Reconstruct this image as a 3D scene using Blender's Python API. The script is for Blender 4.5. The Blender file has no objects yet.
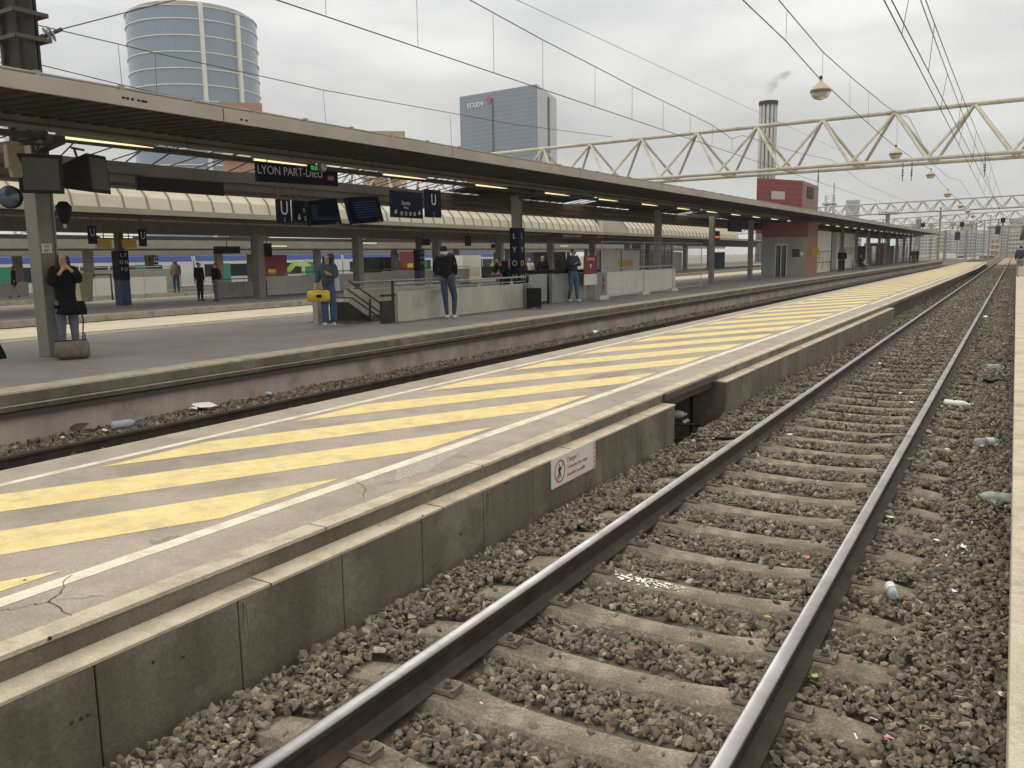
import bpy, math, random
import numpy as np
from mathutils import Vector, Matrix
random.seed(7); RNG = np.random.RandomState(11)
SC = bpy.context.scene; COL = SC.collection
R = math.radians
# ------------------------------------------------------------------ camera
FOC, YAW, PIT, ROLL, CH = 846.0, .5345, .150, -.0145, 1.89
cy_, sy_ = math.cos(YAW), math.sin(YAW)
FW = np.array([-sy_*math.cos(PIT), cy_*math.cos(PIT), -math.sin(PIT)])
_rt = np.array([cy_, sy_, 0.]); _up = np.cross(_rt, FW)
RT = math.cos(ROLL)*_rt + math.sin(ROLL)*_up
UP = -math.sin(ROLL)*_rt + math.cos(ROLL)*_up
CP = np.array([0., 0., CH])
cam = bpy.data.cameras.new('camera'); camo = bpy.data.objects.new('camera', cam); COL.objects.link(camo)
cam.sensor_width = 36; cam.lens = FOC/1024*36; cam.clip_start = .05; cam.clip_end = 6000
camo.matrix_world = Matrix(((RT[0], UP[0], -FW[0], 0), (RT[1], UP[1], -FW[1], 0), (RT[2], UP[2], -FW[2], CH), (0, 0, 0, 1)))
SC.camera = camo
# ------------------------------------------------------------------ sky, sun, exposure
W = bpy.data.worlds.new('World'); SC.world = W; W.use_nodes = True
nt = W.node_tree; N = nt.nodes; L = nt.links
bg = N['Background']; bg.inputs[1].default_value = .1
sky = N.new('ShaderNodeTexSky'); sky.sky_type = 'NISHITA'; sky.sun_disc = False
SUN_EL, SUN_AZ = R(52), R(-120)
sky.sun_elevation = SUN_EL; sky.sun_rotation = SUN_AZ
tc = N.new('ShaderNodeTexCoord')
mp = N.new('ShaderNodeMapping'); mp.inputs['Scale'].default_value = (1, 1, 3.2); L.new(tc.outputs['Generated'], mp.inputs[0])
no = N.new('ShaderNodeTexNoise'); no.inputs['Scale'].default_value = 3.4; no.inputs['Detail'].default_value = 7; no.inputs['Roughness'].default_value = .5
no.inputs['Distortion'].default_value = .25
L.new(mp.outputs[0], no.inputs['Vector'])
rp = N.new('ShaderNodeValToRGB'); rp.color_ramp.elements[0].position = .33; rp.color_ramp.elements[1].position = .66
rp.color_ramp.elements[0].color = (.62, .63, .63, 1); rp.color_ramp.elements[1].color = (1.02, 1.02, 1.0, 1)
L.new(no.outputs['Fac'], rp.inputs[0])
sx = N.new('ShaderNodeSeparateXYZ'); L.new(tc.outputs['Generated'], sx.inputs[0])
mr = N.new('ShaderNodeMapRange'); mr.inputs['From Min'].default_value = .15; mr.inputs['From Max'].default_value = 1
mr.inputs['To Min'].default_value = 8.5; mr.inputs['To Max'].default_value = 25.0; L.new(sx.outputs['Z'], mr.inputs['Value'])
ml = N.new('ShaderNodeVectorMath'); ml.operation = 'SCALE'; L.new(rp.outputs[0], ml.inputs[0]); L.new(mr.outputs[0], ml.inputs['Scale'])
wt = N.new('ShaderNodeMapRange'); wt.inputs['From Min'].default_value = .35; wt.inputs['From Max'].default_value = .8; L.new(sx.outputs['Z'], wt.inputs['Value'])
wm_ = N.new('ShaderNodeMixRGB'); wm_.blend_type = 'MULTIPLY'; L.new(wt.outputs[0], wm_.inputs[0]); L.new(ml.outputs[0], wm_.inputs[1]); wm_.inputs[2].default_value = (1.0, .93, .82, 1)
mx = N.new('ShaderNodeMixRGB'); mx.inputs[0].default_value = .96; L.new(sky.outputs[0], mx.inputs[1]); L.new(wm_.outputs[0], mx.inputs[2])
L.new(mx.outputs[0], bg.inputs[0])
sun = bpy.data.lights.new('sun', 'SUN'); sun.energy = .7; sun.angle = R(25); sun.color = (1, .96, .9)
so = bpy.data.objects.new('sun', sun); COL.objects.link(so)
so.rotation_euler = (math.pi/2-SUN_EL, 0, math.pi-SUN_AZ)
SC.view_settings.view_transform = 'Standard'; SC.view_settings.look = 'None'; SC.view_settings.gamma = 1
SC.view_settings.exposure = 0; SC.view_settings.use_curve_mapping = False
SC.render.engine = 'CYCLES'; SC.cycles.max_bounces = 6; SC.cycles.diffuse_bounces = 3; SC.cycles.use_denoising = True

# ------------------------------------------------------------------ measuring helpers
def hit(px, py, **k):
    d = FW + RT*(px-512)/FOC + UP*(384-py)/FOC
    (a, v), = k.items(); i = 'xyz'.index(a)
    return CP + (v-CP[i])/d[i]*d
def atd(px, py, dep):
    return CP + (FW + RT*(px-512)/FOC + UP*(384-py)/FOC)*dep
DR = .011
def X(x, y): return x + DR*(y-6)          # the left-hand platforms run very slightly off the right-hand track

# ------------------------------------------------------------------ materials
MT = {}
def mat(name, c, c2=None, sc=3., rough=.8, metal=0., bump=0., bsc=None, streak=False, emit=0., lo=.35, hi=.65, alpha=None, spec=None, stain=None, ssc=.6, trans=0, speck=0, spsc=130):
    if name in MT: return MT[name]
    m = bpy.data.materials.new(name); m.use_nodes = True; t = m.node_tree; n = t.nodes; l = t.links
    b = n['Principled BSDF']; b.inputs['Roughness'].default_value = rough; b.inputs['Metallic'].default_value = metal
    if spec is not None: b.inputs['Specular IOR Level'].default_value = spec
    b.inputs['Base Color'].default_value = (*c, 1)
    tc = n.new('ShaderNodeTexCoord')
    if c2 is not None:
        mp = n.new('ShaderNodeMapping'); l.new(tc.outputs['Object'], mp.inputs[0])
        if streak: mp.inputs['Scale'].default_value = (1, 1, .12)
        no = n.new('ShaderNodeTexNoise'); no.inputs['Scale'].default_value = sc; no.inputs['Detail'].default_value = 8; no.inputs['Roughness'].default_value = .65
        l.new(mp.outputs[0], no.inputs['Vector'])
        r = n.new('ShaderNodeValToRGB'); r.color_ramp.elements[0].position = lo; r.color_ramp.elements[1].position = hi
        r.color_ramp.elements[0].color = (*c, 1); r.color_ramp.elements[1].color = (*c2, 1)
        l.new(no.outputs['Fac'], r.inputs[0]); out = r.outputs[0]
        if stain:
            n2 = n.new('ShaderNodeTexNoise'); n2.inputs['Scale'].default_value = ssc; n2.inputs['Detail'].default_value = 10; n2.inputs['Roughness'].default_value = .7
            l.new(tc.outputs['Object'], n2.inputs['Vector'])
            r2 = n.new('ShaderNodeValToRGB'); r2.color_ramp.elements[0].position = .50; r2.color_ramp.elements[1].position = .64
            r2.color_ramp.elements[0].color = (0, 0, 0, 1); r2.color_ramp.elements[1].color = (.85, .85, .85, 1); l.new(n2.outputs['Fac'], r2.inputs[0])
            mm = n.new('ShaderNodeMixRGB'); l.new(r2.outputs[0], mm.inputs[0]); l.new(out, mm.inputs[1]); mm.inputs[2].default_value = (*stain, 1); out = mm.outputs[0]
        if speck:
            n3 = n.new('ShaderNodeTexNoise'); n3.inputs['Scale'].default_value = spsc; n3.inputs['Detail'].default_value = 3; l.new(tc.outputs['Object'], n3.inputs['Vector'])
            r3 = n.new('ShaderNodeValToRGB'); r3.color_ramp.elements[0].position = .36; r3.color_ramp.elements[1].position = .64
            r3.color_ramp.elements[0].color = (1-speck, 1-speck, 1-speck*1.05, 1); r3.color_ramp.elements[1].color = (1+speck*.5, 1+speck*.5, 1+speck*.5, 1); l.new(n3.outputs['Fac'], r3.inputs[0])
            m3 = n.new('ShaderNodeMixRGB'); m3.blend_type = 'MULTIPLY'; m3.inputs[0].default_value = 1; l.new(out, m3.inputs[1]); l.new(r3.outputs[0], m3.inputs[2]); out = m3.outputs[0]
        l.new(out, b.inputs['Base Color'])
    if bump:
        nb = n.new('ShaderNodeTexNoise'); nb.inputs['Scale'].default_value = bsc or sc*8; nb.inputs['Detail'].default_value = 6; l.new(tc.outputs['Object'], nb.inputs['Vector'])
        bp = n.new('ShaderNodeBump'); bp.inputs['Strength'].default_value = bump; bp.inputs['Distance'].default_value = .02
        l.new(nb.outputs['Fac'], bp.inputs['Height']); l.new(bp.outputs[0], b.inputs['Normal'])
    if emit: b.inputs['Emission Color'].default_value = (*c, 1); b.inputs['Emission Strength'].default_value = emit
    if trans: b.inputs['Transmission Weight'].default_value = trans; b.inputs['IOR'].default_value = 1.3
    MT[name] = m; return m
def island(name, cols, rough=.9):         # colour differs stone by stone
    m = bpy.data.materials.new(name); m.use_nodes = True; t = m.node_tree; n = t.nodes; l = t.links
    b = n['Principled BSDF']; b.inputs['Roughness'].default_value = rough; b.inputs['Specular IOR Level'].default_value = .3
    g = n.new('ShaderNodeNewGeometry'); r = n.new('ShaderNodeValToRGB'); r.color_ramp.interpolation = 'LINEAR'
    e = r.color_ramp.elements; e[0].color = (*cols[0], 1); e[1].color = (*cols[-1], 1)
    for i in range(1, len(cols)-1): q = e.new(i/(len(cols)-1)); q.color = (*cols[i], 1)
    l.new(g.outputs['Random Per Island'], r.inputs[0])
    tc = n.new('ShaderNodeTexCoord'); no = n.new('ShaderNodeTexNoise'); no.inputs['Scale'].default_value = 45; no.inputs['Detail'].default_value = 4; l.new(tc.outputs['Object'], no.inputs['Vector'])
    mm = n.new('ShaderNodeMixRGB'); mm.blend_type = 'MULTIPLY'; mm.inputs[0].default_value = .6; l.new(r.outputs[0], mm.inputs[1])
    r2 = n.new('ShaderNodeValToRGB'); r2.color_ramp.elements[0].position = .3; r2.color_ramp.elements[1].position = .7; r2.color_ramp.elements[0].color = (.55, .52, .48, 1); r2.color_ramp.elements[1].color = (1.1, 1.1, 1.1, 1)
    l.new(no.outputs['Fac'], r2.inputs[0]); l.new(r2.outputs[0], mm.inputs[2]); l.new(mm.outputs[0], b.inputs['Base Color'])
    MT[name] = m; return m
asphalt_q = mat('quay_asphalt', (.31, .268, .222), (.375, .33, .28), 2.2, .9, bump=.25, bsc=90, stain=(.24, .205, .17), ssc=.8, speck=.22)
asphalt_p = mat('platform_asphalt', (.19, .172, .165), (.245, .225, .215), 1.2, .8, bump=.15, bsc=60, stain=(.25, .235, .235), ssc=.4)
coping = mat('coping_concrete', (.42, .365, .275), (.53, .47, .37), 5, .9, bump=.2, bsc=70, stain=(.29, .25, .185), ssc=3, speck=.18)
wallc = mat('stained_wall_concrete', (.075, .064, .043), (.175, .152, .112), 2.6, .9, bump=.3, bsc=25, streak=True, stain=(.215, .19, .145), ssc=1.5, lo=.28, hi=.72, speck=.15, spsc=60)
wallp = mat('pinkish_wall_concrete', (.30, .25, .215), (.44, .375, .325), 1.6, .9, bump=.2, bsc=30, streak=True, stain=(.24, .195, .16), ssc=1.2)
parap = mat('parapet_concrete', (.40, .37, .31), (.52, .485, .41), 1.6, .85, bump=.1, bsc=30, streak=True, stain=(.33, .30, .25), ssc=1)
yellow = mat('worn_yellow_paint', (.62, .495, .225), (.72, .60, .30), 6, .8, bump=.15, bsc=80, stain=(.50, .42, .25), ssc=4.5, speck=.14)
white = mat('worn_white_paint', (.60, .55, .44), (.71, .66, .55), 8, .8, stain=(.46, .41, .33), ssc=5, speck=.12)
railhead = mat('polished_rail_head', (.19, .19, .20), (.29, .29, .295), 3, .34, .92)
railside = mat('rusty_rail_side', (.022, .017, .013), (.06, .045, .033), 5, .75, .2, bump=.2, bsc=40)
sleeperm = mat('sleeper_concrete', (.13, .11, .082), (.235, .205, .16), 4, .95, bump=.35, bsc=55, stain=(.33, .285, .215), ssc=7, speck=.3, spsc=70)
clipm = mat('clip_steel', (.12, .10, .08), (.22, .19, .155), 12, .6, .5)
groundm = mat('ballast_ground', (.05, .042, .032), (.15, .128, .098), 14, 1, bump=1., bsc=26)  # dark tone puts the crevice shade between stones into the bed colour
earthm = mat('earth', (.18, .16, .13), (.26, .235, .19), .2, 1)
grey_paint = mat('grey_beige_paint', (.22, .205, .165), (.29, .27, .22), 1.5, .6, stain=(.24, .225, .19), ssc=1.2)
col_paint = mat('column_grey_paint', (.20, .192, .16), (.25, .24, .20), 1.5, .55, stain=(.21, .20, .175), ssc=1)
coldark = mat('column_dark_paint', (.06, .053, .043), (.09, .08, .066), 1.5, .6)
fascia = mat('fascia_paint', (.29, .265, .22), (.37, .34, .29), .9, .6, stain=(.36, .335, .28), ssc=.7)
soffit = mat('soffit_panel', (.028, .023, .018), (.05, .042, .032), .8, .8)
roofm = mat('roof_felt', (.13, .12, .105), (.2, .185, .16), .5, .9)
browns = mat('brown_beam_steel', (.055, .045, .033), (.09, .075, .057), .9, .7)
cream = mat('cream_gantry_paint', (.44, .42, .345), (.56, .54, .46), 1.2, .6, stain=(.36, .30, .21), ssc=1.1, speck=.1, spsc=9)
wirem = mat('wire_copper_dark', (.05, .045, .04), rough=.6, metal=.4)
black = mat('black_plastic', (.008, .008, .008), rough=.6, spec=.2)
dgrey = mat('dark_grey_metal', (.03, .028, .023), (.05, .046, .04), 4, .7, spec=.2)
steel = mat('galvanised_steel', (.36, .36, .35), (.46, .46, .45), 6, .45, .6)
navy = mat('navy_sign', (.006, .009, .024), rough=.6, spec=.15)
screenm = mat('screen_glass', (.006, .009, .018), rough=.15)
lamp_e = mat('lit_tube', (1., .84, .50), emit=1.1)
redp = mat('red_panel', (.15, .015, .014), (.19, .022, .02), 2, .6)
redtile = mat('red_tile', (.30, .05, .045), (.38, .075, .065), 3, .5)
brickm = mat('brick', (.20, .10, .075), (.29, .16, .12), 6, .85, bump=.2)
glassb = mat('blue_glass', (.13, .19, .25), (.19, .26, .33), .15, .16, .55)
glassd = mat('dark_glass', (.03, .04, .045), rough=.12, metal=.3)
glassl = mat('grey_glass', (.25, .28, .29), rough=.2, metal=.3)
whitep = mat('white_panel', (.62, .60, .55), (.70, .68, .63), .8, .5)
skin = mat('skin', (.48, .29, .21), rough=.55)
skin_d = mat('skin_dark', (.16, .09, .06), rough=.55)
jeans = mat('denim', (.035, .065, .13), (.075, .125, .22), 9, .9, bump=.6, bsc=16)
jeans_g = mat('grey_denim', (.10, .11, .14), (.16, .17, .21), 14, .85)
blackc = mat('black_cloth', (.010, .010, .011), (.016, .015, .016), 14, .9, bump=.5, bsc=18, spec=.12)
navyc = mat('navy_cloth', (.02, .028, .05), (.03, .04, .07), 10, .85)
denimj = mat('denim_jacket', (.03, .055, .09), (.06, .10, .15), 9, .9, bump=.6, bsc=16)
hair_d = mat('dark_hair', (.02, .012, .008), rough=.6); hair_r = mat('auburn_hair', (.035, .014, .009), rough=.6)
shoew = mat('white_shoe', (.7, .68, .65), rough=.6); shoeb = mat('black_shoe', (.015, .015, .015), rough=.5)
yelb = mat('yellow_bag_cloth', (.58, .42, .03), (.68, .52, .06), 9, .7)
duff = mat('brown_duffel_cloth', (.12, .095, .07), (.19, .155, .12), 9, .85, bump=.2)

# ------------------------------------------------------------------ mesh builder
class MB:
    def __init__(s): s.v = []; s.f = []; s.m = []; s.ms = []; s.cm = 0
    def use(s, m):
        if m not in s.ms: s.ms.append(m)
        s.cm = s.ms.index(m); return s
    def add(s, vs, fs):
        o = len(s.v); s.v += [tuple(map(float, q)) for q in vs]
        for f in fs: s.f.append(tuple(i+o for i in f)); s.m.append(s.cm)
        return s
    def box(s, x0, x1, y0, y1, z0, z1):
        return s.add([(x0,y0,z0),(x1,y0,z0),(x1,y1,z0),(x0,y1,z0),(x0,y0,z1),(x1,y0,z1),(x1,y1,z1),(x0,y1,z1)],
                     [(0,3,2,1),(4,5,6,7),(0,1,5,4),(1,2,6,5),(2,3,7,6),(3,0,4,7)])
    def hexa(s, P):      # 8 points bottom ring, top ring
        return s.add(P, [(0,3,2,1),(4,5,6,7),(0,1,5,4),(1,2,6,5),(2,3,7,6),(3,0,4,7)])
    def prof(s, pts, y0, y1, drift=False, cap=True, xf=None):   # closed profile (x,z) swept along y
        f = xf or ((lambda x, y: X(x, y)) if drift else (lambda x, y: x))
        n = len(pts)
        vs = [(f(x, y0), y0, z) for x, z in pts] + [(f(x, y1), y1, z) for x, z in pts]
        fs = [(i, (i+1) % n, (i+1) % n+n, i+n) for i in range(n)]
        if cap: fs += [tuple(range(n))[::-1], tuple(range(n, 2*n))]
        return s.add(vs, fs)
    def tube(s, pts, r, n=8, cap=True, r2=None):
        pts = [Vector(p) for p in pts]; o = len(s.v); k = len(pts)
        for i, p in enumerate(pts):
            d = (pts[min(i+1, k-1)]-pts[max(i-1, 0)]).normalized()
            a = d.cross(Vector((0, 0, 1)))
            if a.length < .05: a = d.cross(Vector((0, 1, 0)))
            a.normalize(); b = d.cross(a)
            rr = r if r2 is None else r+(r2-r)*i/(k-1)
            for j in range(n):
                t = 2*math.pi*j/n; q = p+a*math.cos(t)*rr+b*math.sin(t)*rr; s.v.append(tuple(q))
        for i in range(k-1):
            for j in range(n):
                s.f.append((o+i*n+j, o+i*n+(j+1) % n, o+(i+1)*n+(j+1) % n, o+(i+1)*n+j)); s.m.append(s.cm)
        if cap:
            s.f.append(tuple(o+j for j in range(n))[::-1]); s.m.append(s.cm)
            s.f.append(tuple(o+(k-1)*n+j for j in range(n))); s.m.append(s.cm)
        return s
    def lathe(s, prof, c, n=16):
        o = len(s.v); k = len(prof)
        for r, z in prof:
            for j in range(n): t = 2*math.pi*j/n; s.v.append((c[0]+r*math.cos(t), c[1]+r*math.sin(t), c[2]+z))
        for i in range(k-1):
            for j in range(n): s.f.append((o+i*n+j, o+i*n+(j+1) % n, o+(i+1)*n+(j+1) % n, o+(i+1)*n+j)); s.m.append(s.cm)
        return s
    def build(s, name, m=None, parent=None, smooth=False, bevel=0, M=None, loc=None):
        me = bpy.data.meshes.new(name)
        vs = s.v
        if loc is not None: vs = [(a-loc[0], b-loc[1], c-loc[2]) for a, b, c in vs]
        me.from_pydata(vs, [], s.f)
        if m is not None: me.materials.append(m)
        else:
            for q in s.ms: me.materials.append(q)
            me.polygons.foreach_set('material_index', s.m)
        if smooth: me.polygons.foreach_set('use_smooth', [True]*len(me.polygons))
        o = bpy.data.objects.new(name, me); COL.objects.link(o)
        if loc is not None: o.location = loc
        if M is not None: o.matrix_world = M
        if parent is not None: o.parent = parent
        if bevel:
            b = o.modifiers.new('b', 'BEVEL'); b.width = bevel; b.segments = 2; b.limit_method = 'ANGLE'
        return o
def tag(o, label, cat, group=None, kind=None):
    o['label'] = label; o['category'] = cat
    if group: o['group'] = group
    if kind: o['kind'] = kind
    return o
def struct(o, label=None):
    o['kind'] = 'structure'
    if label: o['label'] = label
    return o
def empty(name, loc, rz, label, cat, group=None):
    o = bpy.data.objects.new(name, None); COL.objects.link(o); o.location = loc; o.rotation_euler = (0, 0, rz)
    return tag(o, label, cat, group)
def copy_tree(o, parent=None):
    c = o.copy(); COL.objects.link(c); c.parent = parent
    for ch in list(o.children): copy_tree(ch, c)
    return c
ORD = ['first','second','third','fourth','fifth','sixth','seventh','eighth','ninth','tenth','eleventh','twelfth','thirteenth','fourteenth','fifteenth','sixteenth','seventeenth','eighteenth','nineteenth','twentieth',
       'twenty-first','twenty-second','twenty-third','twenty-fourth','twenty-fifth','twenty-sixth','twenty-seventh','twenty-eighth','twenty-ninth','thirtieth']
def board_of(r):
    for c in r.children:
        if c.name.split('.')[0] in ('board', 'sign_board', 'lettered_wrap', 'wrap', 'red_part'): return c
    return r
def text(s, size, m, parent, M, name='lettering', depth=.003, align='CENTER', sx=1.):
    c = bpy.data.curves.new(name, 'FONT'); c.body = s; c.size = size; c.extrude = depth; c.align_x = align; c.align_y = 'CENTER'
    o = bpy.data.objects.new(name, c); COL.objects.link(o)
    dg = bpy.context.evaluated_depsgraph_get(); me = bpy.data.meshes.new_from_object(o.evaluated_get(dg))
    bpy.data.objects.remove(o); o = bpy.data.objects.new(name, me); COL.objects.link(o)
    me.materials.clear(); me.materials.append(m)
    if sx != 1: me.transform(Matrix.Scale(sx, 4, (1, 0, 0)))
    o.parent = board_of(parent); o.matrix_local = M
    return o
def facing(x, y, z, along=(0, 1), up=(0, 0, 1)):   # local X runs along the given ground direction, local Y up
    a = Vector((along[0], along[1], 0)).normalized(); u = Vector(up); n = a.cross(u)
    return Matrix(((a[0], u[0], n[0], x), (a[1], u[1], n[1], y), (a[2], u[2], n[2], z), (0, 0, 0, 1)))

# ------------------------------------------------------------------ ground and ballast
g = MB(); g.add([(-900, -100, -.62), (900, -100, -.62), (900, 1500, -.62), (-900, 1500, -.62)], [(0, 1, 2, 3)])
struct(g.build('ground', earthm), 'dusty railway ground and earth reaching to the horizon')
g = MB()
for a, b, z, z0 in ((-3.12, .14, -.225, -.6), (-10.34, -6.6, -.31, -.6), (-21.1, -17.2, -.42, -.6)):
    g.prof([(a, z0), (b, z0), (b, z), (a, z)], -6, 420, drift=a < -5, cap=True)
g.box(-27.2, -24.4, -6, 420, -.6, -.45)
struct(g.build('ballast_bed', groundm), 'brown grey stone ballast bed under the railway tracks')

def stones(name, pts, sizes, m, sub20=True):
    """one mesh of crushed stones at pts (n,3)"""
    t = (1+5**.5)/2
    if sub20:
        base = np.array([(-1,t,0),(1,t,0),(-1,-t,0),(1,-t,0),(0,-1,t),(0,1,t),(0,-1,-t),(0,1,-t),(t,0,-1),(t,0,1),(-t,0,-1),(-t,0,1)], float)/1.9
        F = np.array([(0,11,5),(0,5,1),(0,1,7),(0,7,10),(0,10,11),(1,5,9),(5,11,4),(11,10,2),(10,7,6),(7,1,8),(3,9,4),(3,4,2),(3,2,6),(3,6,8),(3,8,9),(4,9,5),(2,4,11),(6,2,10),(8,6,7),(9,8,1)])
    else:
        base = np.array([(1,0,0),(-1,0,0),(0,1,0),(0,-1,0),(0,0,1),(0,0,-1)], float)
        F = np.array([(0,2,4),(2,1,4),(1,3,4),(3,0,4),(2,0,5),(1,2,5),(3,1,5),(0,3,5)])
    n = len(pts); nb = len(base)
    V = np.repeat(base[None], n, 0) * (1+RNG.uniform(-.38, .30, (n, nb, 1)))
    V *= RNG.uniform(.55, 1.4, (n, 1, 3)) * np.array([1.12, 1.0, .62])
    V *= (sizes/2)[:, None, None]
    # random rotation
    q = RNG.normal(size=(n, 4)); q[:, 1:3] *= .6; q /= np.linalg.norm(q, axis=1, keepdims=True); w, x, y, z = q.T
    Rm = np.stack([1-2*(y*y+z*z), 2*(x*y-z*w), 2*(x*z+y*w), 2*(x*y+z*w), 1-2*(x*x+z*z), 2*(y*z-x*w), 2*(x*z-y*w), 2*(y*z+x*w), 1-2*(x*x+y*y)], -1).reshape(n, 3, 3)
    V = np.einsum('nij,nkj->nki', Rm, V) + pts[:, None, :]
    FF = (F[None]+np.arange(n)[:, None, None]*nb).reshape(-1)
    me = bpy.data.meshes.new(name); me.vertices.add(n*nb); me.vertices.foreach_set('co', V.reshape(-1).astype(np.float32))
    k = len(FF)//3; me.loops.add(len(FF)); me.loops.foreach_set('vertex_index', FF.astype(np.int32))
    me.polygons.add(k); me.polygons.foreach_set('loop_start', np.arange(0, 3*k, 3, dtype=np.int32))
    me.update(calc_edges=True); me.polygons.foreach_set('use_smooth', np.zeros(k, dtype=bool)); me.materials.append(m)
    o = bpy.data.objects.new(name, me); COL.objects.link(o); return o
stone_m = island('crushed_stone', [(.075, .065, .052), (.19, .168, .135), (.115, .10, .08), (.27, .24, .19), (.15, .137, .116), (.25, .195, .135), (.09, .08, .068), (.42, .375, .30)])
Y0, SPC = 2.50, .60
def sleeper_cut(x, y, w=.15):
    k = np.abs(((y-Y0+SPC/2) % SPC)-SPC/2); return (k < w) & (x > -2.78) & (x < -.40)
def scatter(x0, x1, y0, y1, dens, zf, s0, s1, cut=True, drift=False, keep=.12):
    n = int((x1-x0)*(y1-y0)*dens); x = RNG.uniform(x0, x1, n); y = RNG.uniform(y0, y1, n); s = RNG.uniform(s0, s1, n)
    z = zf(x, y) + RNG.uniform(-.012, .022, n)
    if cut:
        c = sleeper_cut(x, y); kp = ~c | (RNG.rand(n) < keep*.25); onS = c & kp; z[onS] = -.135+s[onS]*.2
        rail = (np.abs(x+2.34) < .095) | (np.abs(x+.833) < .095); kp &= ~rail
        x, y, z, s = x[kp], y[kp], z[kp], s[kp]
    xx = x + (DR*(y-6) if drift else 0)
    return np.stack([xx, y, z], -1), s
def zt(x, y):       # ballast surface of the near track: low between the rails, heaped at the sides
    z = np.where((x > -2.4) & (x < -.78), -.212, -.19)
    z = np.where(x < -2.6, -.19+np.clip((-2.6-x)/.5, 0, 1)*.05, z)
    z = np.where(x > -.45, -.185+.02*np.sin(y*1.7+x*3), z)
    z = np.where(y > 9, z+np.clip((y-9)/6, 0, 1)*.028, z)
    return z + .012*np.sin(x*7+y*2.3)*np.sin(y*3.1-x*2)
P, S = [], []
for a in ((-3.04, .10, 1.2, 7, 1900, zt, .025, .056), (-3.04, .10, 7, 15, 1050, zt, .028, .06), (-3.04, .10, 15, 34, 420, zt, .04, .07)):
    p, s = scatter(*a); P.append(p); S.append(s)
p, s = scatter(-10.3, -8.85, 2.5, 20, 480, lambda x, y: -.285+.02*np.sin(y*1.3)*np.sin(x*4+y), .035, .075, cut=False, drift=True); P.append(p); S.append(s)
tag(stones('ballast_stones', np.concatenate(P), np.concatenate(S), stone_m), 'loose crushed stone ballast around the sleepers and rails', 'ballast', kind='stuff')
P, S = [], []
for a in ((-3.04, .10, 34, 110, 150, zt, .06, .10),):
    p, s = scatter(*a); P.append(p); S.append(s)
p, s = scatter(-10.3, -8.85, 20, 90, 160, lambda x, y: -.285+0*x, .06, .11, cut=False, drift=True); P.append(p); S.append(s)
tag(stones('distant_ballast_stones', np.concatenate(P), np.concatenate(S), stone_m, False), 'finer looking far ballast stones running to the distance', 'ballast', kind='stuff')

# ------------------------------------------------------------------ rails
RP = [(-.075, -.172), (.075, -.172), (.075, -.163), (.024, -.146), (.0085, -.135), (.0085, -.048), (.035, -.038), (.036, -.014), (.0335, -.007), (.027, -.003), (.014, -.0006), (-.014, -.0006), (-.027, -.003), (-.0335, -.007), (-.036, -.014), (-.035, -.038), (-.0085, -.048), (-.0085, -.135), (-.024, -.146), (-.075, -.163)]
def rail(x, z, y0, y1, label, drift=False, rusty=False, curve=None):
    b = MB(); n = len(RP); ys = [y0, y1]
    for k, y in enumerate(ys):
        xo = (X(x, y) if drift else x) + 0
        b.v += [(xo+px, y, z+pz) for px, pz in RP]
    for k in range(len(ys)-1):
        for i in range(n):
            b.use(railhead if (7 <= i <= 13 and not rusty) else railside)
            b.f.append((k*n+i, k*n+(i+1) % n, (k+1)*n+(i+1) % n, (k+1)*n+i)); b.m.append(b.cm)
    b.f.append(tuple(range(n))[::-1]); b.m.append(0)
    o = b.build('rail'); me = o.data
    for p_ in me.polygons: p_.use_smooth = (me.materials[p_.material_index] == railhead)
    return tag(o, label, 'rail')
rail(-2.34, 0, .6, 300, 'shiny topped steel rail nearest the striped quay, on the near track', curve=-.00006)
rail(-.833, 0, .6, 300, 'shiny topped steel rail nearest the right platform, on the near track', curve=-.00006)
rail(-8.95, -.1, -4, 250, 'dark rusty far rail of the track beside the canopied platform', True, True)
rail(-7.45, -.1, -4, 250, 'dark rusty near rail hidden low beside the striped quay', True, True)
for x, l in ((-18.5, 'near rail of the track behind the canopied platform'), (-20.0, 'far rail of the track behind the canopied platform')):
    rail(x, -.25, -4, 200, 'dull ' + l, True, True)
for x, l in ((-25.2, 'near rail of the track before the vaulted platform'), (-26.6, 'far rail of the track before the vaulted platform')):
    rail(x, -.30, -4, 200, 'dull ' + l, True, True)

# ------------------------------------------------------------------ sleepers with clips
def sleeper_mesh(rough=True):
    b = MB(); xs = [-1.27, -1.22, -.98, -.64, -.35, 0, .35, .64, .98, 1.22, 1.27]
    zt_ = [-.235, -.20, -.172, -.172, -.196, -.203, -.196, -.172, -.172, -.20, -.235]
    wt = [.085, .10, .115, .115, .095, .09, .095, .115, .115, .10, .085]
    for x, z, w in zip(xs, zt_, wt):
        b.v += [(x, -w-.045, -.34), (x, -w-.028, z-.045), (x, -w+.012, z), (x, w-.012, z), (x, w+.028, z-.045), (x, w+.045, -.34)]
    for i in range(len(xs)-1):
        for j in range(5): b.f.append((i*6+j, i*6+6+j, i*6+7+j, i*6+j+1)); b.m.append(0)
    b.f.append((0, 1, 2, 3, 4, 5)); b.m.append(0); k = (len(xs)-1)*6; b.f.append((k+5, k+4, k+3, k+2, k+1, k)); b.m.append(0)
    return b
def clip_part():
    b = MB(); b.use(clipm)
    b.hexa([(-.015,-.055,-.163),(.105,-.05,-.168),(.105,.05,-.168),(-.015,.055,-.163),(-.01,-.05,-.150),(.10,-.042,-.152),(.10,.042,-.152),(-.01,.05,-.150)])
    b.box(.088, .104, -.045, .045, -.153, -.138)
    b.lathe([(.0, .030), (.013, .030), (.016, .024), (.016, .006), (.024, .004), (.024, -.01)], (.045, 0, -.145), 6)
    return b
near_s = tag(sleeper_mesh().build('sleeper', sleeperm, loc=(0, 0, 0)), 'x', 'sleeper')
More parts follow.
